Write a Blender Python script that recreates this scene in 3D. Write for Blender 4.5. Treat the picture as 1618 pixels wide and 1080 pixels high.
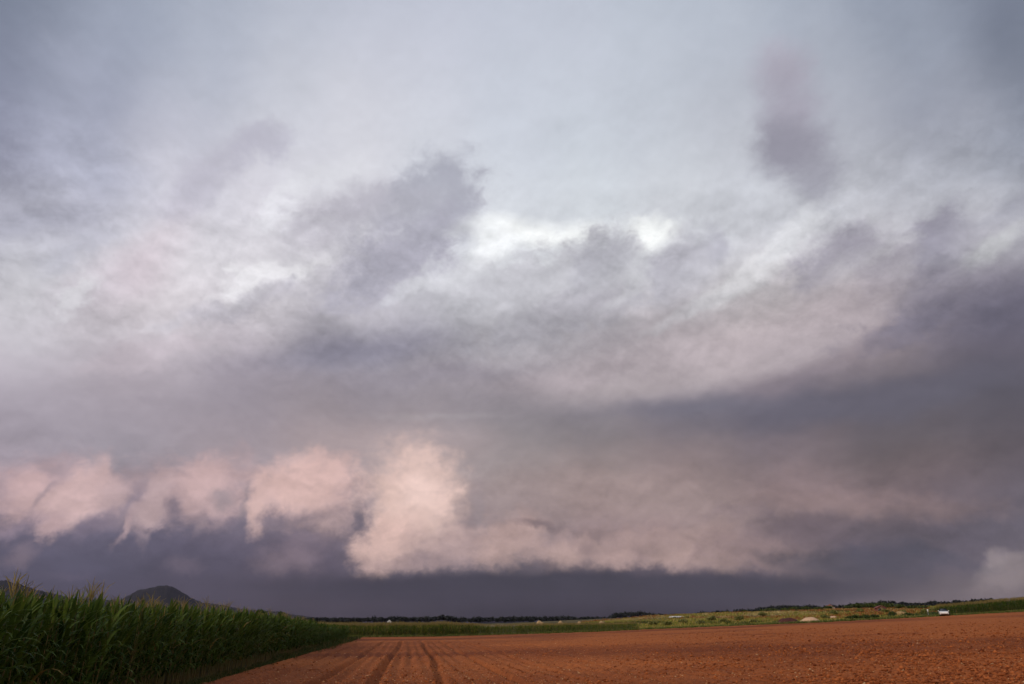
# Storm clouds over a ploughed field and a maize field at dusk.
# Axes: +Y runs along the tractor tracks, +X to the right, Z up, metres.
import bpy, bmesh, math, random
import numpy as np

for _o in list(bpy.data.objects):
    bpy.data.objects.remove(_o, do_unlink=True)
scene = bpy.context.scene
COL = scene.collection
R = math.radians

# ------------------------------------------------------------------ camera
EYE = 1.7
cam_data = bpy.data.cameras.new('camera')
cam_data.sensor_width = 36.0
cam_data.lens = 24.0
cam_data.clip_start = 0.1
cam_data.clip_end = 40000.0
cam = bpy.data.objects.new('camera', cam_data)
cam.location = (0.0, 0.0, EYE)
cam.rotation_euler = (R(90.0 + 22.55), 0.0, R(-8.24))
COL.objects.link(cam)
scene.camera = cam

# ------------------------------------------------------------------ exposure
scene.render.engine = 'CYCLES'
scene.view_settings.view_transform = 'Standard'
scene.view_settings.look = 'None'
scene.view_settings.exposure = 0.0
scene.view_settings.gamma = 1.0
scene.view_settings.use_curve_mapping = False
scene.cycles.use_adaptive_sampling = True
scene.cycles.adaptive_threshold = 0.02
scene.cycles.adaptive_min_samples = 16
scene.cycles.use_denoising = True
scene.cycles.max_bounces = 6
scene.cycles.diffuse_bounces = 3
scene.cycles.transparent_max_bounces = 8
scene.cycles.volume_bounces = 0

# ------------------------------------------------------------------ sun
SUN_AZ, SUN_EL = -118.0, 22.0      # clockwise from +Y: low, behind and to the left
sun_data = bpy.data.lights.new('sun', 'SUN')
sun_data.energy = 1.5
sun_data.angle = R(12.0)
sun_data.color = (1.0, 0.80, 0.62)
sun = bpy.data.objects.new('sun', sun_data)
sun.rotation_euler = (R(90.0 - SUN_EL), 0.0, R(180.0 - SUN_AZ))
COL.objects.link(sun)

# ------------------------------------------------------------------ sky
# Storm sky by compass direction: a layer of stratus whose tone is given on an
# azimuth / elevation grid, and single clouds laid over it, edges torn by noise.
SKY_AZ = [-37.0, -29.5, -22.0, -14.5, -7.0, 0.5, 8.0, 15.5, 23.0, 30.5, 38.0, 45.5, 53.0]
SKY_EL = [0, 1.5, 3, 4.5, 6, 8, 10, 12, 14.5, 17, 19.5, 22, 24.5, 27, 30, 34, 39, 45, 52]
SKY_COL = [
  [(76, 71, 85), (79, 74, 91), (86, 82, 101), (99, 92, 110), (121, 110, 126), (153, 140, 151), (161, 151, 161), (170, 161, 172), (186, 179, 188), (202, 198, 205), (206, 204, 211), (192, 192, 203), (175, 176, 191), (164, 165, 182), (150, 151, 171), (139, 143, 163), (123, 131, 149), (131, 139, 157), (142, 150, 168)],
  [(76, 71, 85), (78, 73, 90), (84, 80, 99), (94, 88, 107), (109, 100, 117), (142, 129, 142), (159, 147, 157), (163, 154, 165), (176, 167, 178), (192, 185, 194), (205, 201, 208), (209, 207, 213), (200, 199, 208), (189, 188, 201), (178, 179, 195), (167, 170, 189), (160, 166, 184), (154, 162, 179), (160, 168, 185)],
  [(72, 67, 83), (74, 70, 87), (80, 76, 95), (88, 84, 103), (101, 94, 112), (129, 119, 133), (150, 141, 151), (155, 147, 156), (162, 153, 163), (177, 167, 176), (191, 182, 190), (206, 199, 205), (214, 208, 213), (212, 208, 214), (205, 203, 212), (197, 197, 210), (187, 191, 205), (169, 176, 192), (173, 179, 195)],
  [(70, 65, 79), (73, 68, 83), (80, 74, 91), (88, 82, 100), (100, 92, 110), (125, 115, 128), (152, 139, 147), (162, 149, 155), (155, 145, 153), (153, 145, 155), (166, 157, 167), (187, 179, 187), (208, 203, 209), (216, 213, 219), (215, 212, 220), (214, 212, 221), (206, 208, 218), (187, 192, 206), (182, 187, 202)],
  [(67, 62, 75), (71, 65, 78), (80, 73, 88), (93, 84, 100), (107, 96, 110), (131, 117, 127), (159, 142, 147), (171, 154, 157), (163, 150, 154), (149, 140, 147), (148, 141, 151), (161, 156, 166), (183, 179, 187), (200, 197, 205), (209, 207, 215), (223, 222, 229), (213, 214, 223), (198, 201, 214), (187, 192, 207)],
  [(60, 56, 68), (63, 59, 72), (76, 70, 84), (98, 89, 101), (121, 109, 118), (147, 132, 137), (166, 149, 152), (171, 156, 157), (162, 150, 153), (150, 141, 147), (150, 143, 151), (158, 153, 162), (174, 171, 180), (194, 193, 200), (210, 211, 218), (218, 220, 229), (211, 214, 223), (202, 205, 218), (191, 196, 211)],
  [(54, 51, 63), (58, 54, 67), (69, 65, 78), (101, 91, 102), (132, 118, 124), (157, 139, 140), (164, 147, 146), (159, 146, 146), (147, 139, 142), (143, 136, 142), (156, 147, 154), (167, 161, 167), (179, 177, 183), (197, 196, 202), (216, 218, 223), (220, 224, 231), (205, 210, 221), (201, 206, 218), (192, 197, 212)],
  [(51, 48, 60), (55, 51, 64), (72, 65, 78), (106, 94, 103), (138, 120, 124), (161, 139, 138), (162, 141, 138), (152, 135, 133), (134, 126, 129), (132, 126, 134), (157, 148, 154), (174, 166, 172), (183, 179, 185), (194, 192, 198), (216, 217, 222), (218, 223, 229), (201, 207, 217), (199, 204, 216), (189, 195, 210)],
  [(54, 51, 64), (58, 54, 68), (75, 68, 82), (110, 96, 106), (137, 118, 122), (153, 132, 131), (154, 134, 132), (144, 127, 127), (123, 115, 122), (127, 121, 131), (162, 151, 158), (181, 171, 175), (189, 183, 188), (196, 195, 201), (212, 213, 219), (211, 215, 222), (197, 202, 212), (194, 200, 212), (184, 192, 206)],
  [(72, 67, 76), (75, 69, 80), (83, 76, 89), (100, 89, 100), (112, 97, 105), (128, 110, 113), (138, 118, 119), (128, 113, 116), (108, 101, 111), (122, 113, 123), (160, 147, 152), (186, 175, 178), (193, 186, 189), (198, 195, 200), (204, 205, 212), (204, 207, 215), (190, 193, 203), (184, 191, 204), (179, 187, 201)],
  [(95, 85, 93), (97, 88, 96), (96, 88, 99), (90, 81, 95), (93, 83, 94), (109, 95, 101), (116, 100, 102), (106, 95, 97), (98, 92, 100), (115, 107, 115), (146, 134, 139), (170, 157, 161), (183, 175, 180), (191, 188, 194), (194, 195, 202), (184, 186, 196), (175, 179, 191), (166, 174, 189), (170, 178, 193)],
  [(103, 92, 99), (109, 98, 105), (113, 103, 111), (106, 97, 108), (97, 90, 102), (103, 93, 102), (101, 90, 95), (93, 85, 91), (90, 86, 96), (100, 94, 105), (117, 109, 121), (141, 134, 145), (171, 167, 176), (185, 184, 191), (174, 176, 185), (156, 159, 173), (150, 157, 172), (148, 156, 173), (155, 163, 180)],
  [(103, 92, 99), (110, 99, 106), (112, 102, 111), (102, 93, 105), (99, 90, 102), (103, 92, 99), (97, 87, 92), (89, 84, 93), (94, 89, 99), (105, 98, 111), (124, 118, 131), (158, 155, 165), (177, 177, 185), (164, 166, 176), (143, 147, 160), (128, 134, 149), (120, 127, 144), (127, 134, 151), (136, 144, 161)],
]
# azimuth, elevation, half-axes (degrees), tilt, colour, cover, solid core, edge roughness
CLOUDS = [
  (-30.93, 26.78, 4.78, 1.53, 29.4, (168, 168, 185), 0.50, 0.00, 0, 0),
  (-19.65, 32.90, 7.58, 2.09, 42.5, (186, 183, 197), 0.65, 0.00, 0, 0),
  (-16.20, 35.90, 3.85, 1.70, 23.9, (186, 184, 199), 0.65, 0.10, 1, 0),
  (-21.04, 31.03, 4.43, 1.41, 41.9, (183, 180, 194), 0.40, 0.00, 1, 0),
  (-23.77, 25.09, 6.82, 2.91, 52.8, (206, 192, 201), 0.65, 0.00, 0, 0),
  (-26.77, 22.01, 4.61, 1.75, 47.0, (206, 200, 209), 0.40, 0.00, 0, 0),
  (-27.98, 25.16, 3.37, 1.13, 42.7, (184, 184, 197), 0.40, 0.00, 1, 0),
  (-13.21, 31.95, 4.25, 1.52, 43.6, (230, 230, 236), 0.60, 0.00, 1, 0),
  (-13.39, 26.41, 6.25, 1.81, 29.8, (238, 236, 240), 0.85, 0.00, 1, 0),
  (-27.46, 21.75, 2.70, 1.28, 58.7, (229, 228, 233), 0.60, 0.00, 1, 0),
  (-19.21, 22.28, 6.55, 1.06, 26.8, (221, 216, 223), 0.50, 0.00, 1, 0),
  (-9.70, 35.25, 5.27, 1.95, 16.4, (226, 227, 233), 0.50, 0.00, 0, 0),
  (-6.88, 31.89, 6.93, 3.15, 21.2, (192, 188, 199), 0.80, 0.25, 1, 1),
  (-1.95, 29.82, 9.76, 4.04, 29.7, (176, 173, 186), 0.85, 0.15, 1, 0),
  (-11.11, 29.29, 3.77, 1.53, 35.2, (200, 196, 205), 0.50, 0.00, 1, 0),
  (-5.21, 32.84, 6.47, 2.95, 20.1, (184, 181, 192), 0.85, 0.20, 5, 1),
  (0.76, 34.57, 5.66, 3.88, 12.8, (168, 169, 182), 0.92, 0.25, 3, 1),
  (-2.15, 32.37, 5.90, 3.13, 23.2, (178, 177, 188), 0.75, 0.10, 5, 1),
  (0.90, 32.23, 4.51, 2.96, 22.4, (174, 174, 186), 0.65, 0.10, 5, 0),
  (3.65, 32.72, 3.41, 2.21, -76.1, (172, 173, 185), 0.80, 0.20, 5, 0),
  (-1.37, 30.12, 6.94, 2.33, 28.1, (170, 168, 182), 0.60, 0.10, 1, 0),
  (-7.16, 34.12, 2.38, 1.19, 7.3, (196, 194, 204), 0.50, 0.20, 3, 1),
  (11.08, 32.10, 9.26, 1.55, 0.4, (253, 255, 255), 1.00, 0.05, 0, 0),
  (6.47, 30.56, 3.61, 1.80, 16.1, (246, 248, 250), 0.85, 0.00, 3, 0),
  (21.30, 30.85, 3.39, 2.04, 1.3, (249, 251, 250), 0.90, 0.00, 3, 0),
  (1.75, 27.70, 6.40, 1.17, 22.2, (212, 212, 218), 0.60, 0.00, 1, 0),
  (11.87, 27.28, 11.15, 3.84, 15.8, (190, 189, 196), 0.90, 0.40, 1, 1),
  (17.27, 28.60, 4.54, 3.35, 23.9, (182, 181, 190), 0.92, 0.45, 3, 1),
  (19.80, 27.37, 2.40, 1.26, 73.1, (205, 205, 210), 0.50, 0.00, 3, 0),
  (24.10, 27.46, 4.33, 3.49, 25.7, (186, 184, 194), 0.90, 0.40, 3, 1),
  (26.88, 29.39, 2.22, 1.88, -81.9, (178, 177, 188), 0.80, 0.30, 3, 1),
  (13.54, 24.59, 10.92, 2.13, 16.2, (172, 169, 178), 0.60, 0.00, 1, 0),
  (18.53, 25.90, 3.38, 0.64, 23.4, (208, 207, 212), 0.50, 0.00, 3, 0),
  (30.03, 26.74, 6.69, 1.52, 27.2, (224, 223, 226), 0.70, 0.00, 3, 0),
  (34.18, 29.36, 4.46, 1.09, 26.6, (214, 215, 220), 0.60, 0.00, 1, 0),
  (23.99, 24.12, 4.87, 0.73, 20.5, (204, 202, 207), 0.50, 0.00, 3, 0),
  (36.56, 26.16, 5.72, 2.58, 21.9, (162, 157, 169), 0.90, 0.30, 1, 1),
  (38.35, 27.70, 2.44, 1.42, 16.1, (160, 156, 168), 0.80, 0.30, 3, 1),
  (41.30, 24.36, 4.41, 2.26, 23.9, (156, 150, 161), 0.70, 0.20, 1, 1),
  (44.91, 25.72, 3.17, 2.79, 53.2, (148, 145, 158), 0.92, 0.40, 3, 1),
  (49.04, 26.59, 2.49, 1.18, 3.9, (156, 156, 167), 0.85, 0.30, 3, 1),
  (47.18, 24.50, 3.17, 0.92, 22.2, (206, 207, 209), 0.60, 0.00, 3, 0),
  (42.53, 22.18, 5.10, 2.21, 19.9, (142, 136, 149), 0.60, 0.00, 1, 0),
  (35.43, 40.95, 3.71, 2.82, -13.4, (176, 172, 186), 0.85, 0.00, 5, 0),
  (35.44, 37.72, 4.35, 3.92, 79.7, (166, 162, 176), 0.90, 0.10, 5, 0),
  (34.87, 35.22, 4.92, 2.97, -17.3, (150, 148, 161), 0.95, 0.15, 5, 0),
  (36.34, 32.66, 2.76, 2.52, -18.7, (158, 157, 169), 0.85, 0.15, 5, 0),
  (46.16, 20.37, 7.25, 3.69, 4.4, (102, 98, 113), 0.85, 0.10, 0, 0),
  (-5.75, 21.53, 12.43, 2.49, 12.5, (130, 127, 142), 0.85, 0.00, 0, 0),
  (-15.53, 23.71, 7.96, 1.19, 23.1, (174, 170, 181), 0.50, 0.00, 1, 0),
  (-20.87, 18.98, 7.05, 1.23, 22.6, (200, 188, 196), 0.40, 0.00, 1, 0),
  (2.11, 19.80, 11.15, 1.16, 7.6, (144, 137, 148), 0.45, 0.00, 0, 0),
  (23.88, 20.77, 15.98, 3.69, 7.2, (187, 175, 178), 0.72, 0.50, 4, -1),
  (34.28, 21.94, 8.19, 3.08, 18.9, (176, 165, 170), 0.68, 0.45, 4, -1),
  (13.37, 20.09, 8.98, 1.90, 5.8, (172, 160, 166), 0.50, 0.10, 0, -1),
  (36.28, 15.33, 14.53, 1.86, 1.9, (99, 95, 107), 0.85, 0.30, 0, 0),
  (24.42, 16.21, 9.21, 1.32, -1.4, (110, 107, 120), 0.70, 0.00, 0, 0),
  (39.96, 20.40, 5.23, 1.64, 12.5, (112, 107, 122), 0.50, 0.00, 1, 0),
  (1.72, 16.21, 8.15, 0.42, 1.8, (168, 160, 164), 0.45, 0.00, 3, 0),
  (-1.89, 13.91, 10.51, 2.56, 2.3, (190, 170, 170), 0.50, 0.00, 0, 0),
  (-26.35, 8.48, 5.27, 2.92, 18.9, (186, 159, 163), 0.85, 0.22, 2, 0),
  (-19.79, 8.95, 5.67, 2.83, 14.5, (178, 154, 158), 0.80, 0.20, 2, 0),
  (-15.13, 9.58, 5.28, 3.22, 12.5, (186, 159, 161), 0.85, 0.22, 2, 0),
  (-8.13, 9.86, 6.28, 3.23, 7.6, (198, 168, 166), 0.90, 0.25, 2, 0),
  (-26.81, 8.14, 2.39, 1.92, -80.8, (203, 172, 172), 0.85, 0.20, 2, 0),
  (-23.74, 8.26, 3.54, 1.95, 62.5, (205, 175, 174), 0.90, 0.30, 2, 0),
  (-24.88, 6.21, 1.35, 1.02, 52.9, (186, 158, 160), 0.85, 0.20, 2, 0),
  (-21.97, 8.41, 1.57, 1.31, 64.0, (192, 166, 168), 0.70, 0.20, 2, 0),
  (-25.82, 8.11, 2.23, 0.37, 62.8, (152, 136, 144), 0.60, 0.00, 2, 0),
  (-26.87, 6.07, 2.01, 0.67, 22.1, (138, 122, 136), 0.60, 0.00, 2, 0),
  (-22.47, 6.25, 1.84, 0.88, 32.9, (120, 108, 124), 0.70, 0.10, 2, 0),
  (-20.83, 8.33, 2.38, 0.56, 68.5, (140, 127, 141), 0.70, 0.00, 2, 0),
  (-19.07, 8.69, 3.55, 1.33, 70.3, (188, 163, 165), 0.90, 0.30, 2, 0),
  (-19.55, 6.12, 1.59, 0.48, -78.6, (152, 133, 140), 0.50, 0.00, 2, 0),
  (-20.49, 6.59, 1.63, 0.47, 74.7, (176, 151, 154), 0.80, 0.10, 2, 0),
  (-17.77, 8.01, 0.97, 0.87, -31.9, (124, 112, 126), 0.75, 0.10, 2, 0),
  (-15.89, 10.08, 2.59, 2.11, 37.8, (200, 170, 169), 0.80, 0.20, 2, 0),
  (-14.51, 9.06, 1.26, 0.84, -0.4, (147, 134, 140), 0.70, 0.00, 2, 0),
  (-13.59, 7.16, 0.90, 0.73, -8.5, (122, 110, 124), 0.75, 0.10, 2, 0),
  (-15.79, 7.04, 1.32, 0.49, 80.8, (154, 135, 141), 0.60, 0.00, 2, 0),
  (-12.89, 8.88, 2.14, 0.42, 86.7, (141, 129, 136), 0.60, 0.00, 2, 0),
  (-8.68, 10.46, 4.59, 2.68, 17.0, (216, 182, 176), 0.92, 0.30, 2, 0),
  (-11.86, 8.46, 2.34, 1.03, 89.2, (208, 176, 171), 0.90, 0.30, 2, 0),
  (-10.22, 7.41, 1.76, 1.04, 5.0, (124, 112, 125), 0.85, 0.10, 2, 0),
  (-6.04, 7.66, 2.89, 1.46, 10.7, (178, 153, 152), 0.75, 0.10, 2, 0),
  (-7.24, 6.19, 2.84, 0.67, 6.4, (130, 114, 125), 0.50, 0.00, 2, 0),
  (-4.04, 7.92, 2.16, 0.54, -76.8, (106, 97, 110), 0.90, 0.10, 2, 0),
  (-4.65, 9.76, 1.99, 0.50, -78.7, (162, 144, 147), 0.50, 0.00, 2, 0),
  (0.20, 9.66, 5.39, 4.86, 88.1, (226, 194, 184), 0.96, 0.25, 2, 0),
  (1.03, 10.69, 3.34, 2.91, -82.2, (237, 206, 197), 0.90, 0.00, 2, 0),
  (-1.76, 6.13, 3.56, 2.39, 34.0, (218, 184, 175), 0.93, 0.25, 2, 0),
  (1.60, 7.46, 3.08, 1.27, -18.3, (208, 179, 171), 0.50, 0.00, 2, 0),
  (3.29, 5.91, 6.59, 2.24, 3.2, (186, 159, 156), 0.75, 0.15, 2, 0),
  (0.23, 4.63, 4.48, 0.86, 0.6, (162, 139, 140), 0.60, 0.00, 2, 0),
  (5.36, 9.24, 3.02, 0.89, -80.4, (158, 143, 146), 0.65, 0.00, 2, 0),
  (8.03, 6.42, 3.68, 2.56, 17.5, (185, 157, 152), 0.90, 0.30, 2, 0),
  (15.40, 5.60, 8.56, 1.93, 1.3, (168, 143, 140), 0.85, 0.30, 2, 0),
  (22.30, 5.47, 8.15, 1.99, -3.1, (161, 137, 135), 0.85, 0.30, 2, 0),
  (23.11, 6.30, 4.12, 2.04, 18.6, (169, 144, 140), 0.70, 0.10, 2, 0),
  (18.46, 6.42, 3.53, 1.43, 18.2, (173, 147, 144), 0.60, 0.10, 2, 0),
  (18.18, 9.61, 14.25, 2.49, -4.5, (163, 143, 141), 0.60, 0.00, 0, 0),
  (12.35, 5.05, 2.33, 1.15, 9.2, (179, 152, 147), 0.70, 0.20, 2, 0),
  (16.61, 4.81, 2.00, 1.04, 7.6, (175, 148, 144), 0.65, 0.20, 2, 0),
  (20.80, 4.94, 2.45, 1.21, 9.6, (177, 150, 145), 0.70, 0.20, 2, 0),
  (24.85, 4.85, 2.18, 1.18, 10.3, (165, 140, 137), 0.70, 0.20, 2, 0),
  (28.03, 4.58, 2.10, 0.99, 6.1, (147, 124, 124), 0.70, 0.20, 2, 0),
  (31.79, 4.64, 2.14, 0.97, -0.1, (125, 106, 108), 0.60, 0.10, 2, 0),
  (14.39, 5.42, 0.87, 0.80, 76.5, (139, 118, 120), 0.50, 0.00, 2, 0),
  (18.62, 5.17, 0.86, 0.69, 80.1, (137, 116, 118), 0.50, 0.00, 2, 0),
  (22.86, 5.27, 0.94, 0.66, 79.8, (135, 114, 116), 0.50, 0.00, 2, 0),
  (10.26, 7.50, 2.58, 0.55, -7.9, (119, 103, 108), 0.75, 0.00, 2, 0),
  (14.70, 6.87, 3.03, 0.59, -12.3, (135, 116, 118), 0.60, 0.00, 2, 0),
  (10.92, 4.28, 1.72, 0.67, -0.0, (97, 85, 94), 0.65, 0.10, 2, 0),
  (20.00, 7.11, 2.50, 0.57, 10.3, (143, 123, 124), 0.50, 0.00, 2, 0),
  (26.44, 8.32, 4.30, 0.85, 7.5, (127, 110, 113), 0.55, 0.00, 2, 0),
  (28.33, 5.12, 6.21, 1.76, -9.6, (137, 116, 117), 0.85, 0.20, 2, 0),
  (32.43, 8.59, 7.41, 1.48, -5.7, (145, 123, 122), 0.60, 0.00, 2, 0),
  (38.95, 7.76, 5.76, 1.31, -8.7, (135, 114, 114), 0.60, 0.00, 2, 0),
  (30.41, 7.05, 4.86, 1.30, -6.6, (105, 91, 98), 0.70, 0.00, 2, 0),
  (36.94, 5.64, 5.07, 1.14, -9.3, (89, 80, 89), 0.60, 0.00, 2, 0),
  (-8.96, 4.74, 3.02, 1.78, 8.9, (126, 110, 120), 0.75, 0.10, 2, 0),
  (-16.39, 3.99, 1.93, 0.78, 0.3, (108, 97, 112), 0.65, 0.00, 2, 0),
  (-26.49, 4.16, 1.45, 1.08, 43.8, (124, 110, 122), 0.70, 0.10, 2, 0),
  (-23.36, 3.29, 2.20, 0.32, 1.8, (98, 90, 108), 0.40, 0.00, 2, 0),
  (12.78, 2.57, 25.82, 1.50, -0.2, (62, 58, 72), 0.94, 0.50, 4, 0),
  (33.62, 4.22, 7.40, 1.40, -4.9, (76, 72, 86), 0.85, 0.20, 2, 0),
  (39.17, 1.50, 10.22, 1.77, 9.0, (108, 98, 104), 0.90, 0.10, 0, 0),
  (42.91, 2.40, 4.13, 1.61, 23.9, (118, 107, 112), 0.85, 0.20, 5, 0),
  (42.65, 3.50, 2.13, 1.22, 25.9, (134, 122, 126), 0.90, 0.35, 3, 0),
  (41.93, 3.89, 1.22, 0.69, 38.1, (138, 126, 130), 0.80, 0.30, 2, 0),
  (39.02, 4.35, 4.00, 0.77, -16.1, (79, 75, 89), 0.70, 0.00, 2, 0),
]



def srgb(h):
    out = []
    for v in h:
        c = v / 255.0
        out.append(c / 12.92 if c < 0.04045 else ((c + 0.055) / 1.055) ** 2.4)
    return out


def build_sky():
    w = bpy.data.worlds.new('World')
    scene.world = w
    w.use_nodes = True
    w.cycles.sampling_method = 'MANUAL'
    w.cycles.sample_map_resolution = 512
    nt = w.node_tree
    nt.nodes.clear()
    N, L = nt.nodes.new, nt.links.new

    def put(sock, v):
        if isinstance(v, bpy.types.NodeSocket):
            L(v, sock)
        else:
            sock.default_value = v

    def mth(op, a, b=0.0, c=None, clamp=False):
        n = N('ShaderNodeMath'); n.operation = op; n.use_clamp = clamp
        put(n.inputs[0], a); put(n.inputs[1], b)
        if c is not None:
            put(n.inputs[2], c)
        return n.outputs[0]

    def vec(op, a, b=(0, 0, 0), scale=None):
        n = N('ShaderNodeVectorMath'); n.operation = op
        put(n.inputs[0], a)
        if scale is not None:
            put(n.inputs['Scale'], scale)
        else:
            put(n.inputs[1], b)
        return n.outputs['Value'] if op in ('LENGTH', 'DOT_PRODUCT', 'DISTANCE') else n.outputs['Vector']

    def ramp_map(v, a, b, c, d, kind='SMOOTHSTEP'):
        n = N('ShaderNodeMapRange'); n.interpolation_type = kind; n.clamp = True
        put(n.inputs['Value'], v)
        n.inputs['From Min'].default_value = a; n.inputs['From Max'].default_value = b
        n.inputs['To Min'].default_value = c; n.inputs['To Max'].default_value = d
        return n.outputs['Result']

    def mapping(v, loc=(0, 0, 0), rot=0.0, scale=(1, 1, 1), kind='POINT'):
        n = N('ShaderNodeMapping'); n.vector_type = kind
        L(v, n.inputs['Vector'])
        n.inputs['Location'].default_value = loc
        n.inputs['Rotation'].default_value = (0, 0, rot)
        n.inputs['Scale'].default_value = scale
        return n.outputs['Vector']

    def noise(v, scale, detail, rough, color=False, dist=0.0):
        n = N('ShaderNodeTexNoise'); n.noise_dimensions = '3D'
        L(v, n.inputs['Vector'])
        n.inputs['Scale'].default_value = scale; n.inputs['Detail'].default_value = detail
        n.inputs['Roughness'].default_value = rough; n.inputs['Distortion'].default_value = dist
        return n.outputs['Color'] if color else n.outputs['Fac']

    def mix(f, a, b, kind='MIX'):
        n = N('ShaderNodeMix'); n.data_type = 'RGBA'; n.blend_type = kind
        put(n.inputs[0], f); put(n.inputs[6], a); put(n.inputs[7], b)
        return n.outputs[2]

    tc = N('ShaderNodeTexCoord')
    sep = N('ShaderNodeSeparateXYZ'); L(tc.outputs['Generated'], sep.inputs[0])
    az = mth('MULTIPLY', mth('ARCTAN2', sep.outputs[0], sep.outputs[1]), 180 / math.pi)
    el = mth('MULTIPLY', mth('ARCSINE', sep.outputs[2]), 180 / math.pi)
    cmb = N('ShaderNodeCombineXYZ'); L(az, cmb.inputs[0]); L(el, cmb.inputs[1]); cmb.inputs[2].default_value = 1.0
    P = cmb.outputs[0]

    def warp(src, scale, detail, amp, shape=(1, 1, 1), rot=0.0, rough=0.55):
        c = noise(mapping(src, rot=rot, scale=shape), scale, detail, rough, color=True)
        d = vec('MULTIPLY', vec('SUBTRACT', c, (0.5, 0.5, 0.5)), (amp[0], amp[1], 0.0))
        return vec('ADD', src, d)

    # edge roughness classes
    P0 = warp(P, 0.11, 5.0, (6.0, 4.4), shape=(0.8, 1.2, 1), rot=R(-18), rough=0.55)
    P1 = warp(P, 0.24, 6.0, (5.2, 5.0), shape=(0.9, 1.1, 1), rot=R(-28), rough=0.63)
    P2 = warp(P, 0.42, 6.0, (2.5, 2.5), shape=(1.1, 0.9, 1), rot=R(-25), rough=0.62)
    P3 = warp(P, 0.45, 5.0, (1.5, 1.2), rough=0.6)
    classes = [P0, P1, P2, P3, P3, P3]

    # torn edges: shared fractal fields that eat into the outline of every cloud
    e1 = mth('SUBTRACT', noise(mapping(P3, rot=R(-28), scale=(0.75, 1.15, 1)), 0.42, 7.0, 0.66), 0.5)
    e2 = mth('SUBTRACT', noise(mapping(P3, loc=(5, 2, 0), rot=R(-50), scale=(0.8, 1.15, 1)), 0.62, 6.0, 0.64), 0.5)
    torn = [(None, 0.0), (e1, 1.7), (e2, 0.85), (e1, 1.25), (None, 0.0), (e1, 0.75)]

    # stratus
    ps = N('ShaderNodeSeparateXYZ'); L(P0, ps.inputs[0])
    waz, wel = ps.outputs[0], ps.outputs[1]
    elmax = SKY_EL[-1]
    eln = mth('DIVIDE', wel, elmax)
    col = None
    for i, a in enumerate(SKY_AZ):
        r = N('ShaderNodeValToRGB'); L(eln, r.inputs[0])
        cr = r.color_ramp; cr.interpolation = 'B_SPLINE'
        cs = SKY_COL[i]
        while len(cr.elements) < len(cs):
            cr.elements.new(0.5)
        for j, h in enumerate(cs):
            cr.elements[j].position = SKY_EL[j] / elmax
        for j, h in enumerate(cs):
            cr.elements[j].color = (*srgb(h), 1.0)
        if col is None:
            col = r.outputs[0]
        else:
            col = mix(ramp_map(waz, SKY_AZ[i - 1], a, 0.0, 1.0), col, r.outputs[0])
    # single clouds
    for i, (caz, cel, sa, sb, rot, h, alpha, core, cls, fade) in enumerate(CLOUDS):
        if i % 14 == 0:   # evaluate the clouds in batches: the shader stack is small
            for j in range(len(classes)):
                n = N('ShaderNodeVectorMath'); n.operation = 'MULTIPLY_ADD'
                L(col, n.inputs[0]); n.inputs[1].default_value = (1e-9, 1e-9, 1e-9); L(classes[j], n.inputs[2])
                classes[j] = n.outputs['Vector']
        ca, sn, ga, gb = math.cos(R(rot)), math.sin(R(rot)), sa * 1.12, sb * 1.12
        u = vec('DOT_PRODUCT', classes[cls], (ca / ga, sn / ga, -(caz * ca + cel * sn) / ga))
        v = vec('DOT_PRODUCT', classes[cls], (-sn / gb, ca / gb, -(cel * ca - caz * sn) / gb))
        d = mth('SQRT', mth('MULTIPLY_ADD', u, u, mth('MULTIPLY', v, v)))
        field, k = torn[cls]
        if field is not None and gb > 0.75:
            d = mth('MULTIPLY_ADD', field, k, d)
            core = max(core, 0.30 if cls in (1, 3) else 0.12)
        f = ramp_map(d, core, 1.0, alpha, 0.0)
        if fade:          # a lit or dark rim that melts away on the other side
            f = mth('MULTIPLY', f, ramp_map(v, -0.95 * fade, 0.45 * fade, 0.0, 1.0))
        col = mix(f, col, (*srgb(h), 1.0))

    # billows: relief of a fractal seen against the light from above
    amp = N('ShaderNodeValToRGB'); L(mth('DIVIDE', el, 50.0), amp.inputs[0])
    ce = amp.color_ramp.elements
    # red: relief, green: broad torn patches, blue: slanting fibres
    for pos, v in ((0.0, (0.05, 0.0, 0.0)), (0.05, (0.12, 0.02, 0.02)), (0.09, (0.85, 0.05, 0.08)), (0.21, (0.75, 0.05, 0.07)), (0.27, (0.35, 0.03, 0.02)),
                   (0.34, (0.4, 0.05, 0.0)), (0.42, (1.05, 0.09, 0.0)), (0.60, (1.0, 0.09, 0.0)), (0.70, (0.3, 0.02, 0.0)), (1.0, (0.12, 0.01, 0.0))):
        if pos == 0.0:
            e = ce[0]
        elif pos == 1.0:
            e = ce[len(ce) - 1]
        else:
            e = ce.new(pos)
        e.color = (*v, 1)
    sa = N('ShaderNodeSeparateXYZ'); L(amp.outputs[0], sa.inputs[0])
    qv = mapping(P3, rot=R(-28), scale=(0.8, 1.1, 1))
    n1 = noise(qv, 0.30, 7.0, 0.63)
    n2 = noise(vec('ADD', qv, (0.2, 0.65, 0.0)), 0.30, 7.0, 0.63)
    rel = mth('ADD', mth('MULTIPLY', mth('SUBTRACT', n1, n2), -1.0), mth('MULTIPLY', mth('SUBTRACT', n1, 0.5), 0.45))
    k = mth('ADD', mth('MULTIPLY', rel, sa.outputs[0]), 1.0)
    n3 = ramp_map(noise(mapping(P1, loc=(7, 3, 0), rot=R(-32), scale=(0.5, 1.1, 1)), 0.20, 5.0, 0.55), 0.36, 0.62, -1.0, 1.0)
    k = mth('MULTIPLY_ADD', n3, sa.outputs[1], k)
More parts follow.
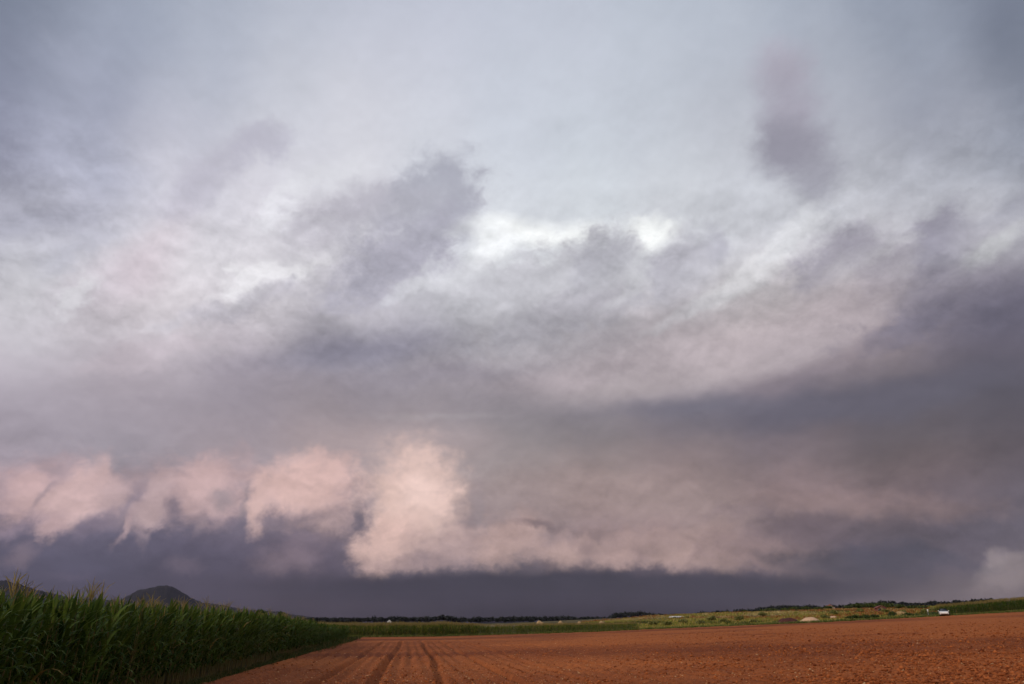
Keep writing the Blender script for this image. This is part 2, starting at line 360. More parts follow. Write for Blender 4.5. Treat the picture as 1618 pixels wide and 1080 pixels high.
    n4 = ramp_map(noise(mapping(P2, loc=(3, 9, 0), rot=R(-52), scale=(0.45, 1.2, 1)), 0.50, 4.0, 0.55), 0.32, 0.66, -1.0, 1.0)
    k = mth('MULTIPLY_ADD', n4, sa.outputs[2], k)
    n5 = noise(mapping(P, rot=R(6), scale=(0.9, 0.10, 1)), 0.55, 4.0, 0.55)          # rain shafts under the base
    k = mth('MULTIPLY_ADD', mth('SUBTRACT', n5, 0.5), ramp_map(el, 0.5, 5.0, 0.28, 0.0), k)
    col = vec('SCALE', col, scale=k)

    # the same overcast goes on round the back, towards the sunset a little brighter
    away = mth('ABSOLUTE', mth('SUBTRACT', az, 8.0))
    back = N('ShaderNodeValToRGB'); L(mth('DIVIDE', wel, 90.0), back.inputs[0])
    be = back.color_ramp.elements
    be[0].position = 0.0; be[0].color = (0.42, 0.33, 0.29, 1)
    be[1].position = 1.0; be[1].color = (0.50, 0.55, 0.64, 1)
    m = be.new(0.3); m.color = (0.62, 0.57, 0.56, 1)
    col = mix(ramp_map(away, 52.0, 115.0, 0.0, 1.0), col, back.outputs[0])
    col = mix(ramp_map(el, 45.0, 75.0, 0.0, 1.0), col, (0.50, 0.55, 0.64, 1))

    sky = N('ShaderNodeTexSky'); sky.sky_type = 'NISHITA'; sky.sun_disc = False
    sky.sun_elevation = R(SUN_EL); sky.sun_rotation = R(SUN_AZ)
    strength = 0.1
    col = vec('SCALE', col, scale=1.0 / strength)
    col = mix(0.03, col, sky.outputs[0])          # a trace of clear air through the cloud
    bg = N('ShaderNodeBackground'); bg.inputs['Strength'].default_value = strength
    L(col, bg.inputs['Color'])
    out = N('ShaderNodeOutputWorld'); L(bg.outputs[0], out.inputs['Surface'])


build_sky()

# ================================================================== helpers
rng = np.random.default_rng(11)
random.seed(5)


def smooth(a, b, v):
    t = np.clip((np.asarray(v, float) - a) / (b - a), 0, 1)
    return t * t * (3 - 2 * t)


def terrain(x, y):
    x = np.asarray(x, float); y = np.asarray(y, float)
    xs = np.log1p(np.exp(np.clip((x - 4) / 4, -30, 30))) * 4
    xs = np.minimum(xs, 400)
    g = 0.026 * xs + 0.00011 * np.minimum(xs, 150) ** 2
    g = g * (1 - 0.5 * smooth(200, 500, xs))
    h = 5.0 * smooth(122, 300, y) * smooth(60, 260, x) * (1 - smooth(400, 900, y))
    return g + h


def gz(x, y):
    return float(terrain(x, y))


_perm = rng.permutation(512)
_vals = rng.random(512)


def vnoise(x, y):
    xi = np.floor(x).astype(int); yi = np.floor(y).astype(int)
    fx = x - xi; fy = y - yi
    fx = fx * fx * (3 - 2 * fx); fy = fy * fy * (3 - 2 * fy)

    def h(i, j):
        return _vals[(_perm[(i & 511)] + j) & 511]
    a = h(xi, yi); b = h(xi + 1, yi); c = h(xi, yi + 1); d = h(xi + 1, yi + 1)
    return (a * (1 - fx) + b * fx) * (1 - fy) + (c * (1 - fx) + d * fx) * fy


def fbm(x, y, octaves=4):
    s = 0.0; a = 0.5
    for _ in range(octaves):
        s = s + a * (vnoise(x, y) - 0.5); x = x * 2.03 + 17.1; y = y * 2.03 + 5.7; a *= 0.5
    return s


def mesh_arrays(name, V, F, smooth_shade=False):
    V = np.asarray(V, dtype=np.float32); F = np.asarray(F, dtype=np.int32)
    me = bpy.data.meshes.new(name)
    me.vertices.add(len(V)); me.vertices.foreach_set('co', V.ravel())
    m, k = F.shape
    me.loops.add(m * k); me.loops.foreach_set('vertex_index', F.ravel())
    me.polygons.add(m); me.polygons.foreach_set('loop_start', np.arange(m, dtype=np.int32) * k)
    if smooth_shade:
        me.polygons.foreach_set('use_smooth', np.ones(m, dtype=bool))
    me.update(calc_edges=True)
    return me


def link(name, me, mat=None, parent=None, loc=None, rot=None):
    o = bpy.data.objects.new(name, me)
    if mat is not None and me is not None and len(me.materials) == 0:
        me.materials.append(mat)
    COL.objects.link(o)
    if parent is not None:
        o.parent = parent
    if loc is not None:
        o.location = loc
    if rot is not None:
        o.rotation_euler = rot
    return o


def tag(o, label, cat=None, group=None, kind=None):
    o['label'] = label
    if cat:
        o['category'] = cat
    if group:
        o['group'] = group
    if kind:
        o['kind'] = kind
    return o


def empty(name, loc, rz=0.0):
    return link(name, None, loc=loc, rot=(0, 0, rz))


def join(parts):
    """parts: list of (V, F) with the same face size -> one (V, F)."""
    Vs, Fs, n = [], [], 0
    for V, F in parts:
        Vs.append(V); Fs.append(F + n); n += len(V)
    return np.concatenate(Vs), np.concatenate(Fs)


def rotz(V, a):
    c, s = math.cos(a), math.sin(a)
    W = V.copy(); W[:, 0] = V[:, 0] * c - V[:, 1] * s; W[:, 1] = V[:, 0] * s + V[:, 1] * c
    return W


def scatter(variants, pos, ang, scl):
    """copies of variant meshes at pos (n,3), turned and scaled, as one (V, F)."""
    which = rng.integers(0, len(variants), len(pos))
    Vs, Fs, n = [], [], 0
    for k, (V, F) in enumerate(variants):
        idx = np.nonzero(which == k)[0]
        if len(idx) == 0:
            continue
        c = np.cos(ang[idx])[:, None]; s = np.sin(ang[idx])[:, None]
        X = V[None, :, 0] * c - V[None, :, 1] * s; Y = V[None, :, 0] * s + V[None, :, 1] * c
        Z = np.repeat(V[None, :, 2], len(idx), 0)
        W = np.stack([X, Y, Z], 2) * scl[idx][:, None, :] + pos[idx][:, None, :]
        G = F[None] + (np.arange(len(idx)) * len(V))[:, None, None] + n
        Vs.append(W.reshape(-1, 3)); Fs.append(G.reshape(-1, F.shape[1])); n += len(idx) * len(V)
    return np.concatenate(Vs), np.concatenate(Fs)


def tube(points, radii, sides=6):
    V, F = [], []
    pts = [np.array(p, float) for p in points]
    for i, p in enumerate(pts):
        d = pts[min(i + 1, len(pts) - 1)] - pts[max(i - 1, 0)]
        d = d / (np.linalg.norm(d) + 1e-9)
        u = np.cross(d, (0.3, 1, 0.1)); u /= np.linalg.norm(u); w = np.cross(d, u)
        for k in range(sides):
            a = 2 * math.pi * k / sides
            V.append(p + radii[i] * (math.cos(a) * u + math.sin(a) * w))
    for i in range(len(pts) - 1):
        for k in range(sides):
            F.append((i * sides + k, i * sides + (k + 1) % sides, (i + 1) * sides + (k + 1) % sides, (i + 1) * sides + k))
    return np.array(V), np.array(F)


def box(x0, x1, y0, y1, z0, z1):
    V = np.array([(x, y, z) for z in (z0, z1) for y in (y0, y1) for x in (x0, x1)], float)
    F = np.array([(0, 2, 3, 1), (4, 5, 7, 6), (0, 1, 5, 4), (2, 6, 7, 3), (0, 4, 6, 2), (1, 3, 7, 5)])
    return V, F


# ================================================================== materials
def new_mat(name):
    m = bpy.data.materials.new(name); m.use_nodes = True
    nt = m.node_tree; nt.nodes.clear()
    out = nt.nodes.new('ShaderNodeOutputMaterial')
    return m, nt, out


def mix_color(nt, f, a, b):
    n = nt.nodes.new('ShaderNodeMix'); n.data_type = 'RGBA'
    for s, v in ((n.inputs[0], f), (n.inputs[6], a), (n.inputs[7], b)):
        if isinstance(v, bpy.types.NodeSocket):
            nt.links.new(v, s)
        else:
            s.default_value = v if not isinstance(v, tuple) else (*v, 1.0)
    return n.outputs[2]


def noise_fac(nt, vec, scale, detail=4.0, rough=0.55, lo=0.35, hi=0.65):
    n = nt.nodes.new('ShaderNodeTexNoise')
    nt.links.new(vec, n.inputs['Vector'])
    n.inputs['Scale'].default_value = scale; n.inputs['Detail'].default_value = detail; n.inputs['Roughness'].default_value = rough
    r = nt.nodes.new('ShaderNodeMapRange'); r.clamp = True
    nt.links.new(n.outputs['Fac'], r.inputs['Value'])
    r.inputs['From Min'].default_value = lo; r.inputs['From Max'].default_value = hi
    return r.outputs['Result']


def leaf_mat(name, dark, light, dry=None, translucent=0.3, rough=0.55, spec=0.2):
    """foliage: every leaf has its own tone between two greens, a few are dry"""
    m, nt, out = new_mat(name)
    g = nt.nodes.new('ShaderNodeNewGeometry')
    oi = nt.nodes.new('ShaderNodeObjectInfo')
    sm = nt.nodes.new('ShaderNodeMath'); sm.operation = 'ADD'
    nt.links.new(g.outputs['Random Per Island'], sm.inputs[0]); nt.links.new(oi.outputs['Random'], sm.inputs[1])
    fr = nt.nodes.new('ShaderNodeMath'); fr.operation = 'FRACT'; nt.links.new(sm.outputs[0], fr.inputs[0])
    rnd = fr.outputs[0]
    c = mix_color(nt, rnd, dark, light)
    if dry:
        r = nt.nodes.new('ShaderNodeMath'); r.operation = 'FRACT'
        k = nt.nodes.new('ShaderNodeMath'); k.operation = 'MULTIPLY'; k.inputs[1].default_value = 37.7
        nt.links.new(rnd, k.inputs[0]); nt.links.new(k.outputs[0], r.inputs[0])
        t = nt.nodes.new('ShaderNodeMath'); t.operation = 'GREATER_THAN'; t.inputs[1].default_value = 1.0 - dry[1]
        nt.links.new(r.outputs[0], t.inputs[0])
        c = mix_color(nt, t.outputs[0], c, dry[0])
    p = nt.nodes.new('ShaderNodeBsdfPrincipled')
    nt.links.new(c, p.inputs['Base Color']); p.inputs['Roughness'].default_value = rough
    p.inputs['Specular IOR Level'].default_value = spec
    if translucent > 0:
        tr = nt.nodes.new('ShaderNodeBsdfTranslucent'); nt.links.new(c, tr.inputs['Color'])
        mx = nt.nodes.new('ShaderNodeMixShader'); mx.inputs[0].default_value = translucent
        nt.links.new(p.outputs[0], mx.inputs[1]); nt.links.new(tr.outputs[0], mx.inputs[2])
        nt.links.new(mx.outputs[0], out.inputs['Surface'])
    else:
        nt.links.new(p.outputs[0], out.inputs['Surface'])
    return m


def plain_mat(name, a, b, scale=4.0, rough=0.85, bump=0.0, spec=0.2, metallic=0.0):
    m, nt, out = new_mat(name)
    tc = nt.nodes.new('ShaderNodeTexCoord')
    f = noise_fac(nt, tc.outputs['Object'], scale, 5.0, 0.6)
    p = nt.nodes.new('ShaderNodeBsdfPrincipled')
    nt.links.new(mix_color(nt, f, a, b), p.inputs['Base Color'])
    p.inputs['Roughness'].default_value = rough; p.inputs['Specular IOR Level'].default_value = spec
    p.inputs['Metallic'].default_value = metallic
    if bump > 0:
        bn = nt.nodes.new('ShaderNodeBump'); bn.inputs['Strength'].default_value = bump; bn.inputs['Distance'].default_value = 0.05
        nt.links.new(f, bn.inputs['Height']); nt.links.new(bn.outputs[0], p.inputs['Normal'])
    nt.links.new(p.outputs[0], out.inputs['Surface'])
    return m


def soil_mat():
    m, nt, out = new_mat('red_soil')
    g = nt.nodes.new('ShaderNodeNewGeometry')
    pos = g.outputs['Position']
    mp = nt.nodes.new('ShaderNodeMapping'); nt.links.new(pos, mp.inputs['Vector']); mp.inputs['Scale'].default_value = (0.5, 1.0, 1.0)
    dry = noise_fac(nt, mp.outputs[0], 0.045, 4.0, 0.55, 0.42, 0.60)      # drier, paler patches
    fine = noise_fac(nt, pos, 3.0, 6.0, 0.7, 0.3, 0.7)
    grit = noise_fac(nt, pos, 14.0, 3.0, 0.6, 0.55, 0.75)
    # paler band across the far part of the field, broken by streaks
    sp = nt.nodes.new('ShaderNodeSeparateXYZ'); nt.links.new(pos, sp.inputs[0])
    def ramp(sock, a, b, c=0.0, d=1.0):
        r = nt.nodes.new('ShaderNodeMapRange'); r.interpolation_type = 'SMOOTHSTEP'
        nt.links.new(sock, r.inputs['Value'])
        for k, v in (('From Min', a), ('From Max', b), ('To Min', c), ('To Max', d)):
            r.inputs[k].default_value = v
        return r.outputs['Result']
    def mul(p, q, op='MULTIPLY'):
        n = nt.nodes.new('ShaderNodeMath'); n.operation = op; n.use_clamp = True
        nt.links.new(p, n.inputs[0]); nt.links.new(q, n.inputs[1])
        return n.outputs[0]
    pale_band = mul(mul(ramp(sp.outputs[1], 34, 62), ramp(sp.outputs[1], 84, 104, 1.0, 0.15)), mul(ramp(sp.outputs[0], 4, 24), ramp(sp.outputs[0], 60, 85, 1.0, 0.2)))
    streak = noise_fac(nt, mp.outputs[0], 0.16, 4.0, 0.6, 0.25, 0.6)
    dry = mul(dry, mul(pale_band, streak), 'ADD')  # the paler band is added to the mask of the dry patches
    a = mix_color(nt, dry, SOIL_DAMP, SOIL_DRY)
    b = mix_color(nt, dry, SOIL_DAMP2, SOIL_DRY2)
    c = mix_color(nt, fine, b, a)
    gm = nt.nodes.new('ShaderNodeMath'); gm.operation = 'MULTIPLY'; gm.inputs[1].default_value = 0.35
    nt.links.new(grit, gm.inputs[0])
    c = mix_color(nt, gm.outputs[0], c, (0.46, 0.22, 0.09))
    p = nt.nodes.new('ShaderNodeBsdfPrincipled')
    nt.links.new(c, p.inputs['Base Color']); p.inputs['Roughness'].default_value = 0.95; p.inputs['Specular IOR Level'].default_value = 0.1
    bn = nt.nodes.new('ShaderNodeBump'); bn.inputs['Strength'].default_value = 0.7; bn.inputs['Distance'].default_value = 0.06
    nt.links.new(fine, bn.inputs['Height']); nt.links.new(bn.outputs[0], p.inputs['Normal'])
    nt.links.new(p.outputs[0], out.inputs['Surface'])
    return m


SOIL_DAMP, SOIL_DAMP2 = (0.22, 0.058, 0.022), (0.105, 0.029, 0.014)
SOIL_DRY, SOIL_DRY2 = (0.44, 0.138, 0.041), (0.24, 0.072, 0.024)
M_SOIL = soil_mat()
M_CLOD = leaf_mat('soil_clod', (0.14, 0.036, 0.015), (0.42, 0.135, 0.045), translucent=0.0, rough=0.95, spec=0.05)
M_STONE = leaf_mat('pale_grit', (0.44, 0.20, 0.08), (0.56, 0.36, 0.19), translucent=0.0, rough=0.9, spec=0.1)
M_GROUND = plain_mat('rough_grassland', (0.045, 0.055, 0.018), (0.12, 0.080, 0.030), scale=0.09, rough=0.95)
M_CORN = leaf_mat('corn_leaf', (0.022, 0.052, 0.010), (0.100, 0.148, 0.022), dry=((0.24, 0.17, 0.05), 0.025), translucent=0.3, rough=0.5, spec=0.12)
M_STALK = plain_mat('corn_stalk', (0.10, 0.11, 0.03), (0.17, 0.10, 0.045), scale=6.0, rough=0.6)
M_TASSEL = leaf_mat('corn_tassel', (0.20, 0.17, 0.05), (0.33, 0.24, 0.09), translucent=0.2)
M_FARCORN = leaf_mat('far_corn_leaf', (0.030, 0.065, 0.010), (0.17, 0.20, 0.028), dry=((0.34, 0.25, 0.07), 0.10), translucent=0.25)
M_GRASS = leaf_mat('verge_grass', (0.06, 0.10, 0.02), (0.16, 0.19, 0.045), dry=((0.34, 0.28, 0.10), 0.15), translucent=0.3)
M_FOOT = leaf_mat('foot_grass', (0.025, 0.045, 0.010), (0.075, 0.095, 0.022), dry=((0.20, 0.13, 0.05), 0.15), translucent=0.3)
M_WEED = leaf_mat('scrub_weeds', (0.13, 0.16, 0.025), (0.36, 0.33, 0.06), dry=((0.46, 0.32, 0.11), 0.2), translucent=0.3)
M_SORREL = leaf_mat('sorrel', (0.18, 0.070, 0.024), (0.36, 0.15, 0.045), translucent=0.2)
M_STRAW = leaf_mat('dry_straw', (0.34, 0.26, 0.10), (0.50, 0.40, 0.18), translucent=0.25)
M_NETTLE = leaf_mat('nettle', (0.030, 0.052, 0.014), (0.075, 0.10, 0.024), translucent=0.2)
M_BUSH = leaf_mat('bush_leaf', (0.030, 0.050, 0.014), (0.085, 0.11, 0.026), translucent=0.2)
M_BUSH2 = leaf_mat('pale_bush_leaf', (0.10, 0.13, 0.03), (0.24, 0.22, 0.07), translucent=0.25)
M_FOREST = leaf_mat('forest_leaf', (0.010, 0.014, 0.014), (0.022, 0.027, 0.022), translucent=0.0)
M_HILL = plain_mat('wooded_slope', (0.009, 0.010, 0.015), (0.017, 0.018, 0.023), scale=0.02, rough=1.0)
M_BARK = plain_mat('bark', (0.06, 0.045, 0.03), (0.12, 0.09, 0.06), scale=8.0, rough=0.9, bump=0.5)

# ================================================================== ground
def build_ground():
    rings = np.concatenate([[0.0], np.geomspace(3.0, 14000.0, 130)])
    ns = 200
    V, F = [], []
    ang = np.arange(ns) * 2 * math.pi / ns
    X = rings[:, None] * np.sin(ang)[None]; Y = rings[:, None] * np.cos(ang)[None]
    under = (X > -5.6) & (Y > -12) & (Y < 113)
    Z = terrain(X, Y) - 0.12 - 0.45 * under          # kept clear of the tilled soil above it
    V = np.stack([X, Y, Z], 2).reshape(-1, 3)
    i = np.arange(len(rings) - 1)[:, None]; j = np.arange(ns)[None]
    jn = (j + 1) % ns
    F = np.stack([i * ns + j + 0 * jn, i * ns + jn, (i + 1) * ns + jn, (i + 1) * ns + j], 2).reshape(-1, 4)
    o = link('ground', mesh_arrays('ground', V, F, True), M_GROUND)
    tag(o, 'rough grassy land stretching to the horizon', kind='structure')


build_ground()

TRACKS = [(-4.7, -4.3, 0.7), (-3.5, -3.0, 0.25), (-2.72, -2.15, 0.9), (-0.95, -0.25, 1.0), (0.25, 0.85, 0.25), (1.42, 1.98, 1.0), (2.6, 3.1, 0.25), (3.62, 4.12, 0.95), (5.75, 6.4, 0.9),
          (7.0, 7.6, 0.25), (8.2, 8.9, 0.7), (10.4, 11.2, 0.6), (13.0, 13.9, 0.5), (15.8, 16.8, 0.5)]


def field_height(X, Y):
    z = terrain(X, Y)
    rough = 0.55 + 0.40 * smooth(4, 22, X - 0.1 * (Y - 20))
    z = z + 0.15 * rough * fbm(X * 1.6, Y * 2.6, 4) + 0.08 * rough * fbm(X * 7.0, Y * 5.0, 3)
    z = z + 0.20 * fbm(X * 0.07, Y * 0.05, 3)
    z = z + 0.042 * np.sin(X * 2 * math.pi / 0.62 + 1.5 * fbm(X * 0.3, Y * 0.1, 2)) * (1 - smooth(70, 84, Y))
    for a, b, s in TRACKS:
        xc = a + (b - a) * np.clip((Y - 22) / 65.0, -0.4, 1.2) + 0.55 * fbm(Y * 0.06 + a, Y * 0 + a, 3)
        d = np.abs(X - xc)
        k = s * (1 - smooth(80, 92, Y))
        z = z - k * 0.20 * (1 - smooth(0.09, 0.20, d)) + k * 0.05 * smooth(0.19, 0.27, d) * (1 - smooth(0.29, 0.46, d))
    # cross tracks on the headland
    for yc in (88.0, 91.5):
        d = np.abs(Y - yc - 0.01 * X)
        z = z - 0.05 * (1 - smooth(0.2, 0.5, d))
    return z


def build_field():
    ys = [-14.0]
    while ys[-1] < 117.5:
        y = ys[-1]
        ys.append(y + (1.0 if y < 14 else 0.09 + 0.0042 * (y - 14)))
    ys[-1] = 118.0
    ys = np.array(ys); n = 760
    s = np.linspace(0, 1, n)
    xl = -6.35; xr = 1.1 * np.maximum(ys, 0) + 26
    X = xl + (xr - xl)[:, None] * s[None]; Y = np.repeat(ys[:, None], n, 1)
    Z = field_height(X, Y)
    V = np.stack([X, Y, Z], 2).reshape(-1, 3)
    i = np.arange(len(ys) - 1)[:, None] * n; j = np.arange(n - 1)[None]
    F = np.stack([i + j, i + j + 1, i + j + 1 + n, i + j + n], 2).reshape(-1, 4)
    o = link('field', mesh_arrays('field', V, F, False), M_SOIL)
    tag(o, 'bare tilled field of orange red soil with tractor tracks', kind='structure')


build_field()


def clod_variants(k):
    out = []
    base = np.array([(1, 0, 0), (-1, 0, 0), (0, 1, 0), (0, -1, 0), (0, 0, 1), (0, 0, -0.6)], float)
    F = np.array([(0, 2, 4), (2, 1, 4), (1, 3, 4), (3, 0, 4), (2, 0, 5), (1, 2, 5), (3, 1, 5), (0, 3, 5)])
    for _ in range(k):
        V = base * rng.uniform(0.6, 1.25, (6, 1)) + rng.uniform(-0.18, 0.18, (6, 3))
        out.append((V, F))
    return out


def build_clods():
    var = clod_variants(9)
    def spots(n, ymin, ymax, right):
        # even in the look of the field: more per metre close by
        t = rng.random(n)
        y = 1.0 / (1.0 / ymin + t * (1.0 / ymax - 1.0 / ymin))
        x = -6.2 + rng.random(n) ** right * (y * 0.98 + 8.0)
        return x, y
    x, y = spots(60000, 16.0, 85.0, 0.75)
    sc = rng.gamma(2.2, 0.011, len(x)) + 0.010
    sc *= 0.62 + 0.45 * smooth(4, 22, x - 0.1 * (y - 20))
    sc *= 0.55 + 1.6 * np.clip(fbm(x * 0.5, y * 0.35, 3) + 0.25, 0, 0.6)
    sc = np.clip(sc, 0.008, 0.11)
    pos = np.stack([x, y, field_height(x, y) + sc * 0.25], 1)
    scl = np.stack([sc * rng.uniform(0.8, 1.5, len(x)), sc * rng.uniform(0.8, 1.5, len(x)), sc * rng.uniform(0.6, 1.0, len(x))], 1)
    V, F = scatter(var, pos, rng.uniform(0, 6.28, len(x)), scl)
    o = link('soil_clods', mesh_arrays('soil_clods', V, F), M_CLOD)
    tag(o, 'crumbs and clods of red soil strewn over the tilled field', 'soil clods', kind='stuff')
    x, y = spots(8000, 17.0, 95.0, 0.85)
    sc = np.clip(rng.gamma(1.6, 0.006, len(x)) + 0.008, 0.008, 0.05)
    pos = np.stack([x, y, field_height(x, y) + sc * 0.3], 1)
    scl = np.stack([sc * 1.4, sc, sc * 0.7], 1)
    V, F = scatter(var, pos, rng.uniform(0, 6.28, len(x)), scl)
    o = link('field_stones', mesh_arrays('field_stones', V, F), M_STONE)
    tag(o, 'small pale stones and straw bits scattered on the red soil', 'stones', kind='stuff')


build_clods()

# ================================================================== distant hills
def to_xyz(az, el, d):
    a = R(az)
    return d * math.sin(a), d * math.cos(a), EYE + d * math.tan(R(el))


def ridge(name, label, prof, d0, dc, d1, mat, lump=0.0, drop=0.0):
    az = np.arange(prof[0][0], prof[-1][0] + 0.01, 0.06)
    el = np.interp(az, [p[0] for p in prof], [p[1] for p in prof])
    top = EYE + dc * np.tan(np.radians(el)) - drop
    ds = np.concatenate([np.linspace(d0, dc, 12), np.linspace(dc, d1, 9)[1:]])
    sh = np.where(ds <= dc, np.clip((ds - d0) / (dc - d0), 0, 1) ** 1.1, 1 - np.clip((ds - dc) / (d1 - dc), 0, 1) ** 1.6)
    A, D = np.meshgrid(np.radians(az), ds, indexing='ij')
    Z = top[:, None] * sh[None] + lump * (fbm(A * 60, D * 0.004, 4) + 0.8 * fbm(A * 700, D * 0.02, 2)) * sh[None]
    X = D * np.sin(A); Y = D * np.cos(A)
    Z = np.where(sh[None] <= 0.001, -3.0, Z)
    n = len(ds)
    V = np.stack([X, Y, Z], 2).reshape(-1, 3)
    i = np.arange(len(az) - 1)[:, None] * n; j = np.arange(n - 1)[None]
    F = np.stack([i + j, i + j + 1, i + n + j + 1, i + n + j], 2).reshape(-1, 4)
    o = link(name, mesh_arrays(name, V, F, True), mat)
    tag(o, label, kind='structure')
    return az, top


# compass bearing and height of the skyline, degrees
WOODS = [ (-34.03, 0.269), (-15.38, 0.416), (-9.80, 0.519), (-4.31, 0.488), (-2.42, 0.536), (-0.03, 0.540), (1.91, 0.542), (2.88, 0.680), (3.96, 0.499), (6.81, 0.546), (9.27, 0.591), (12.71, 0.590), (15.64, 0.541), (16.38, 0.857), (18.07, 0.944), (19.73, 0.759), (21.84, 0.708), (22.78, 0.883), (26.00, 1.087), (29.13, 1.369), (30.82, 1.267), (32.50, 1.293), (33.75, 1.447), (35.37, 1.551), (36.90, 1.407), (39.17, 1.495), (41.33, 1.577), (43.33, 1.616), (48.95, 1.462) ]
MOUNTAIN = [ (-33.08, 1.835), (-29.64, 2.411), (-27.78, 2.700), (-26.77, 2.695), (-26.11, 2.522), (-24.92, 2.163), (-22.65, 1.655), (-20.00, 1.617), (-19.49, 1.996), (-19.11, 2.294), (-18.38, 2.435), (-17.72, 2.618), (-17.16, 2.673), (-16.72, 2.512), (-16.09, 2.183), (-15.40, 1.810), (-14.64, 1.520), (-12.09, 1.157), (-9.41, 0.913), (-7.57, 0.701), (-6.40, 0.484), (-4.74, 0.133) ]

ridge('mountain', 'far dark wooded mountain with a blunt summit above the corn', MOUNTAIN, 3800, 5200, 7000, M_HILL, lump=14.0)
ridge('wooded_hills', 'low dark wooded hills along the horizon', WOODS, 700, 1350, 2200, M_HILL, lump=1.0, drop=7.5)


def leaf_quads(centres, size, flat=0.0):
    n = len(centres)
    a = rng.normal(size=(n, 3)); a /= np.linalg.norm(a, axis=1)[:, None]
    b = rng.normal(size=(n, 3)); b -= (a * b).sum(1)[:, None] * a; b /= np.linalg.norm(b, axis=1)[:, None]
    s = (size * rng.uniform(0.6, 1.3, n))[:, None]
    a, b = a * s, b * s * 0.7
    V = np.stack([centres - a, centres + b * 0.9, centres + a, centres - b], 1).reshape(-1, 3)
    return V, np.arange(n * 4).reshape(-1, 4)


def crown_points(n, lumps, rx, ry, rz, z0):
    """points in a crown made of several uneven lumps, thicker near the outside"""
    out = []
    for k in range(lumps):
        u = rng.normal(size=3); u /= np.linalg.norm(u); u[2] = abs(u[2]) * 0.9 - 0.25
        c = u * np.array([rx, ry, rz]) * rng.uniform(0.25, 0.72)
        r = rng.uniform(0.34, 0.58)
        m = n // lumps
        d = rng.normal(size=(m, 3)); d /= np.linalg.norm(d, axis=1)[:, None]
        d *= (rng.random(m) ** 0.4)[:, None]
        out.append(c + d * np.array([rx, ry, rz]) * r)
    P = np.concatenate(out); P[:, 2] += z0
    return P


def build_forest():
    var = []
    for _ in range(8):
        P = crown_points(70, 6, 0.5, 0.5, 0.52, 0.52)
        var.append(leaf_quads(P, 0.15))
    az = rng.uniform(WOODS[0][0] + 0.3, WOODS[-1][0] - 0.3, 1500)
    el = np.interp(az, [p[0] for p in WOODS], [p[1] for p in WOODS])
    d = 1350.0 - np.abs(rng.normal(0, 45, len(az)))
    top = EYE + 1350 * np.tan(np.radians(el)) - 7.5
    z = top * (d - 700) / 650.0 - 1.5
    h = rng.uniform(8.5, 12.5, len(az))
    pos = np.stack([d * np.sin(np.radians(az)), d * np.cos(np.radians(az)), z], 1)
    w = h * rng.uniform(0.8, 1.35, len(az))
    V, F = scatter(var, pos, rng.uniform(0, 6.28, len(az)), np.stack([w, w, h], 1))
    o = link('forest', mesh_arrays('forest', V, F), M_FOREST)
    tag(o, 'dark belt of far woodland along the whole horizon', 'forest', kind='stuff')


build_forest()

# ================================================================== corn
def leaf_strip(L, W, th0, th1, seg, fold=True, side=0.0):
    """one corn leaf: leaves the stalk steeply, arches over and hangs; along +X"""
    t = np.linspace(0, 1, seg + 1)
    th = th0 + (th1 - th0) * t ** 1.25
    dx = np.cos(th) * L / seg; dz = np.sin(th) * L / seg
    x = np.concatenate([[0], np.cumsum(dx[:-1])]); z = np.concatenate([[0], np.cumsum(dz[:-1])])
    w = W * np.clip(0.55 + 2.2 * t, 0, 1) * np.clip((1 - t) * 2.0, 0, 1) ** 0.75
    w[-1] = 0.002
    y = side * t * t * L
    V, F = [], []
    if fold:
        for i in range(seg + 1):
            nx, nz = -math.sin(th[i]), math.cos(th[i])
            up = 0.35 * w[i] * (1 - 0.4 * t[i])
            V += [(x[i] + nx * up, y[i] - w[i], z[i] + nz * up), (x[i], y[i], z[i]), (x[i] + nx * up, y[i] + w[i], z[i] + nz * up)]
        for i in range(seg):
            a = 3 * i
            F += [(a, a + 1, a + 4, a + 3), (a + 1, a + 2, a + 5, a + 4)]
    else:
        for i in range(seg + 1):
            V += [(x[i], y[i] - w[i], z[i]), (x[i], y[i] + w[i], z[i])]
        for i in range(seg):
            a = 2 * i
            F += [(a, a + 1, a + 3, a + 2)]
    return np.array(V), np.array(F)


def corn_layout(far=False):
    """heights, turns, leaf shapes of one plant of height ~2.35 m"""
    n = 15 if not far else 10
    out = []
    phi = rng.uniform(0, math.pi)
    for i in range(n):
        u = i / (n - 1)
        h = 0.28 + 1.52 * u
        L = (0.55 + 0.45 * math.sin(math.pi * min(1, u * 0.9 + 0.15))) * rng.uniform(0.8, 1.1)
        th0 = R(58 + 24 * u + rng.uniform(-8, 8))
        th1 = R(-62 + 125 * max(0, u - 0.35) + rng.uniform(-18, 18))
        if u > 0.85:
            L *= 0.72; th0 = R(rng.uniform(80, 89)); th1 = R(rng.uniform(55, 88))
        W = 0.035 * rng.uniform(0.85, 1.15) * (1.1 if far else 1.0)
        out.append((h, phi + math.pi * i + rng.uniform(-0.45, 0.45), L, W, th0, th1, rng.uniform(-0.12, 0.12)))
    return out


def tassel_arrays(sides=3):
    parts = [tube([(0, 0, 0), (0.005, 0, 0.2), (0.0, 0.01, 0.36)], [0.006, 0.007, 0.002], sides)]
    for k in range(6):
        a = k * 1.05 + 0.3; r = 0.07 + 0.05 * ((k * 7) % 3) / 2
        parts.append(tube([(0, 0, 0.05 + 0.015 * k), (r * 0.6 * math.cos(a), r * 0.6 * math.sin(a), 0.17 + 0.02 * k), (r * 1.3 * math.cos(a), r * 1.3 * math.sin(a), 0.25 + 0.015 * k)], [0.004, 0.005, 0.002], sides))
    return join(parts)


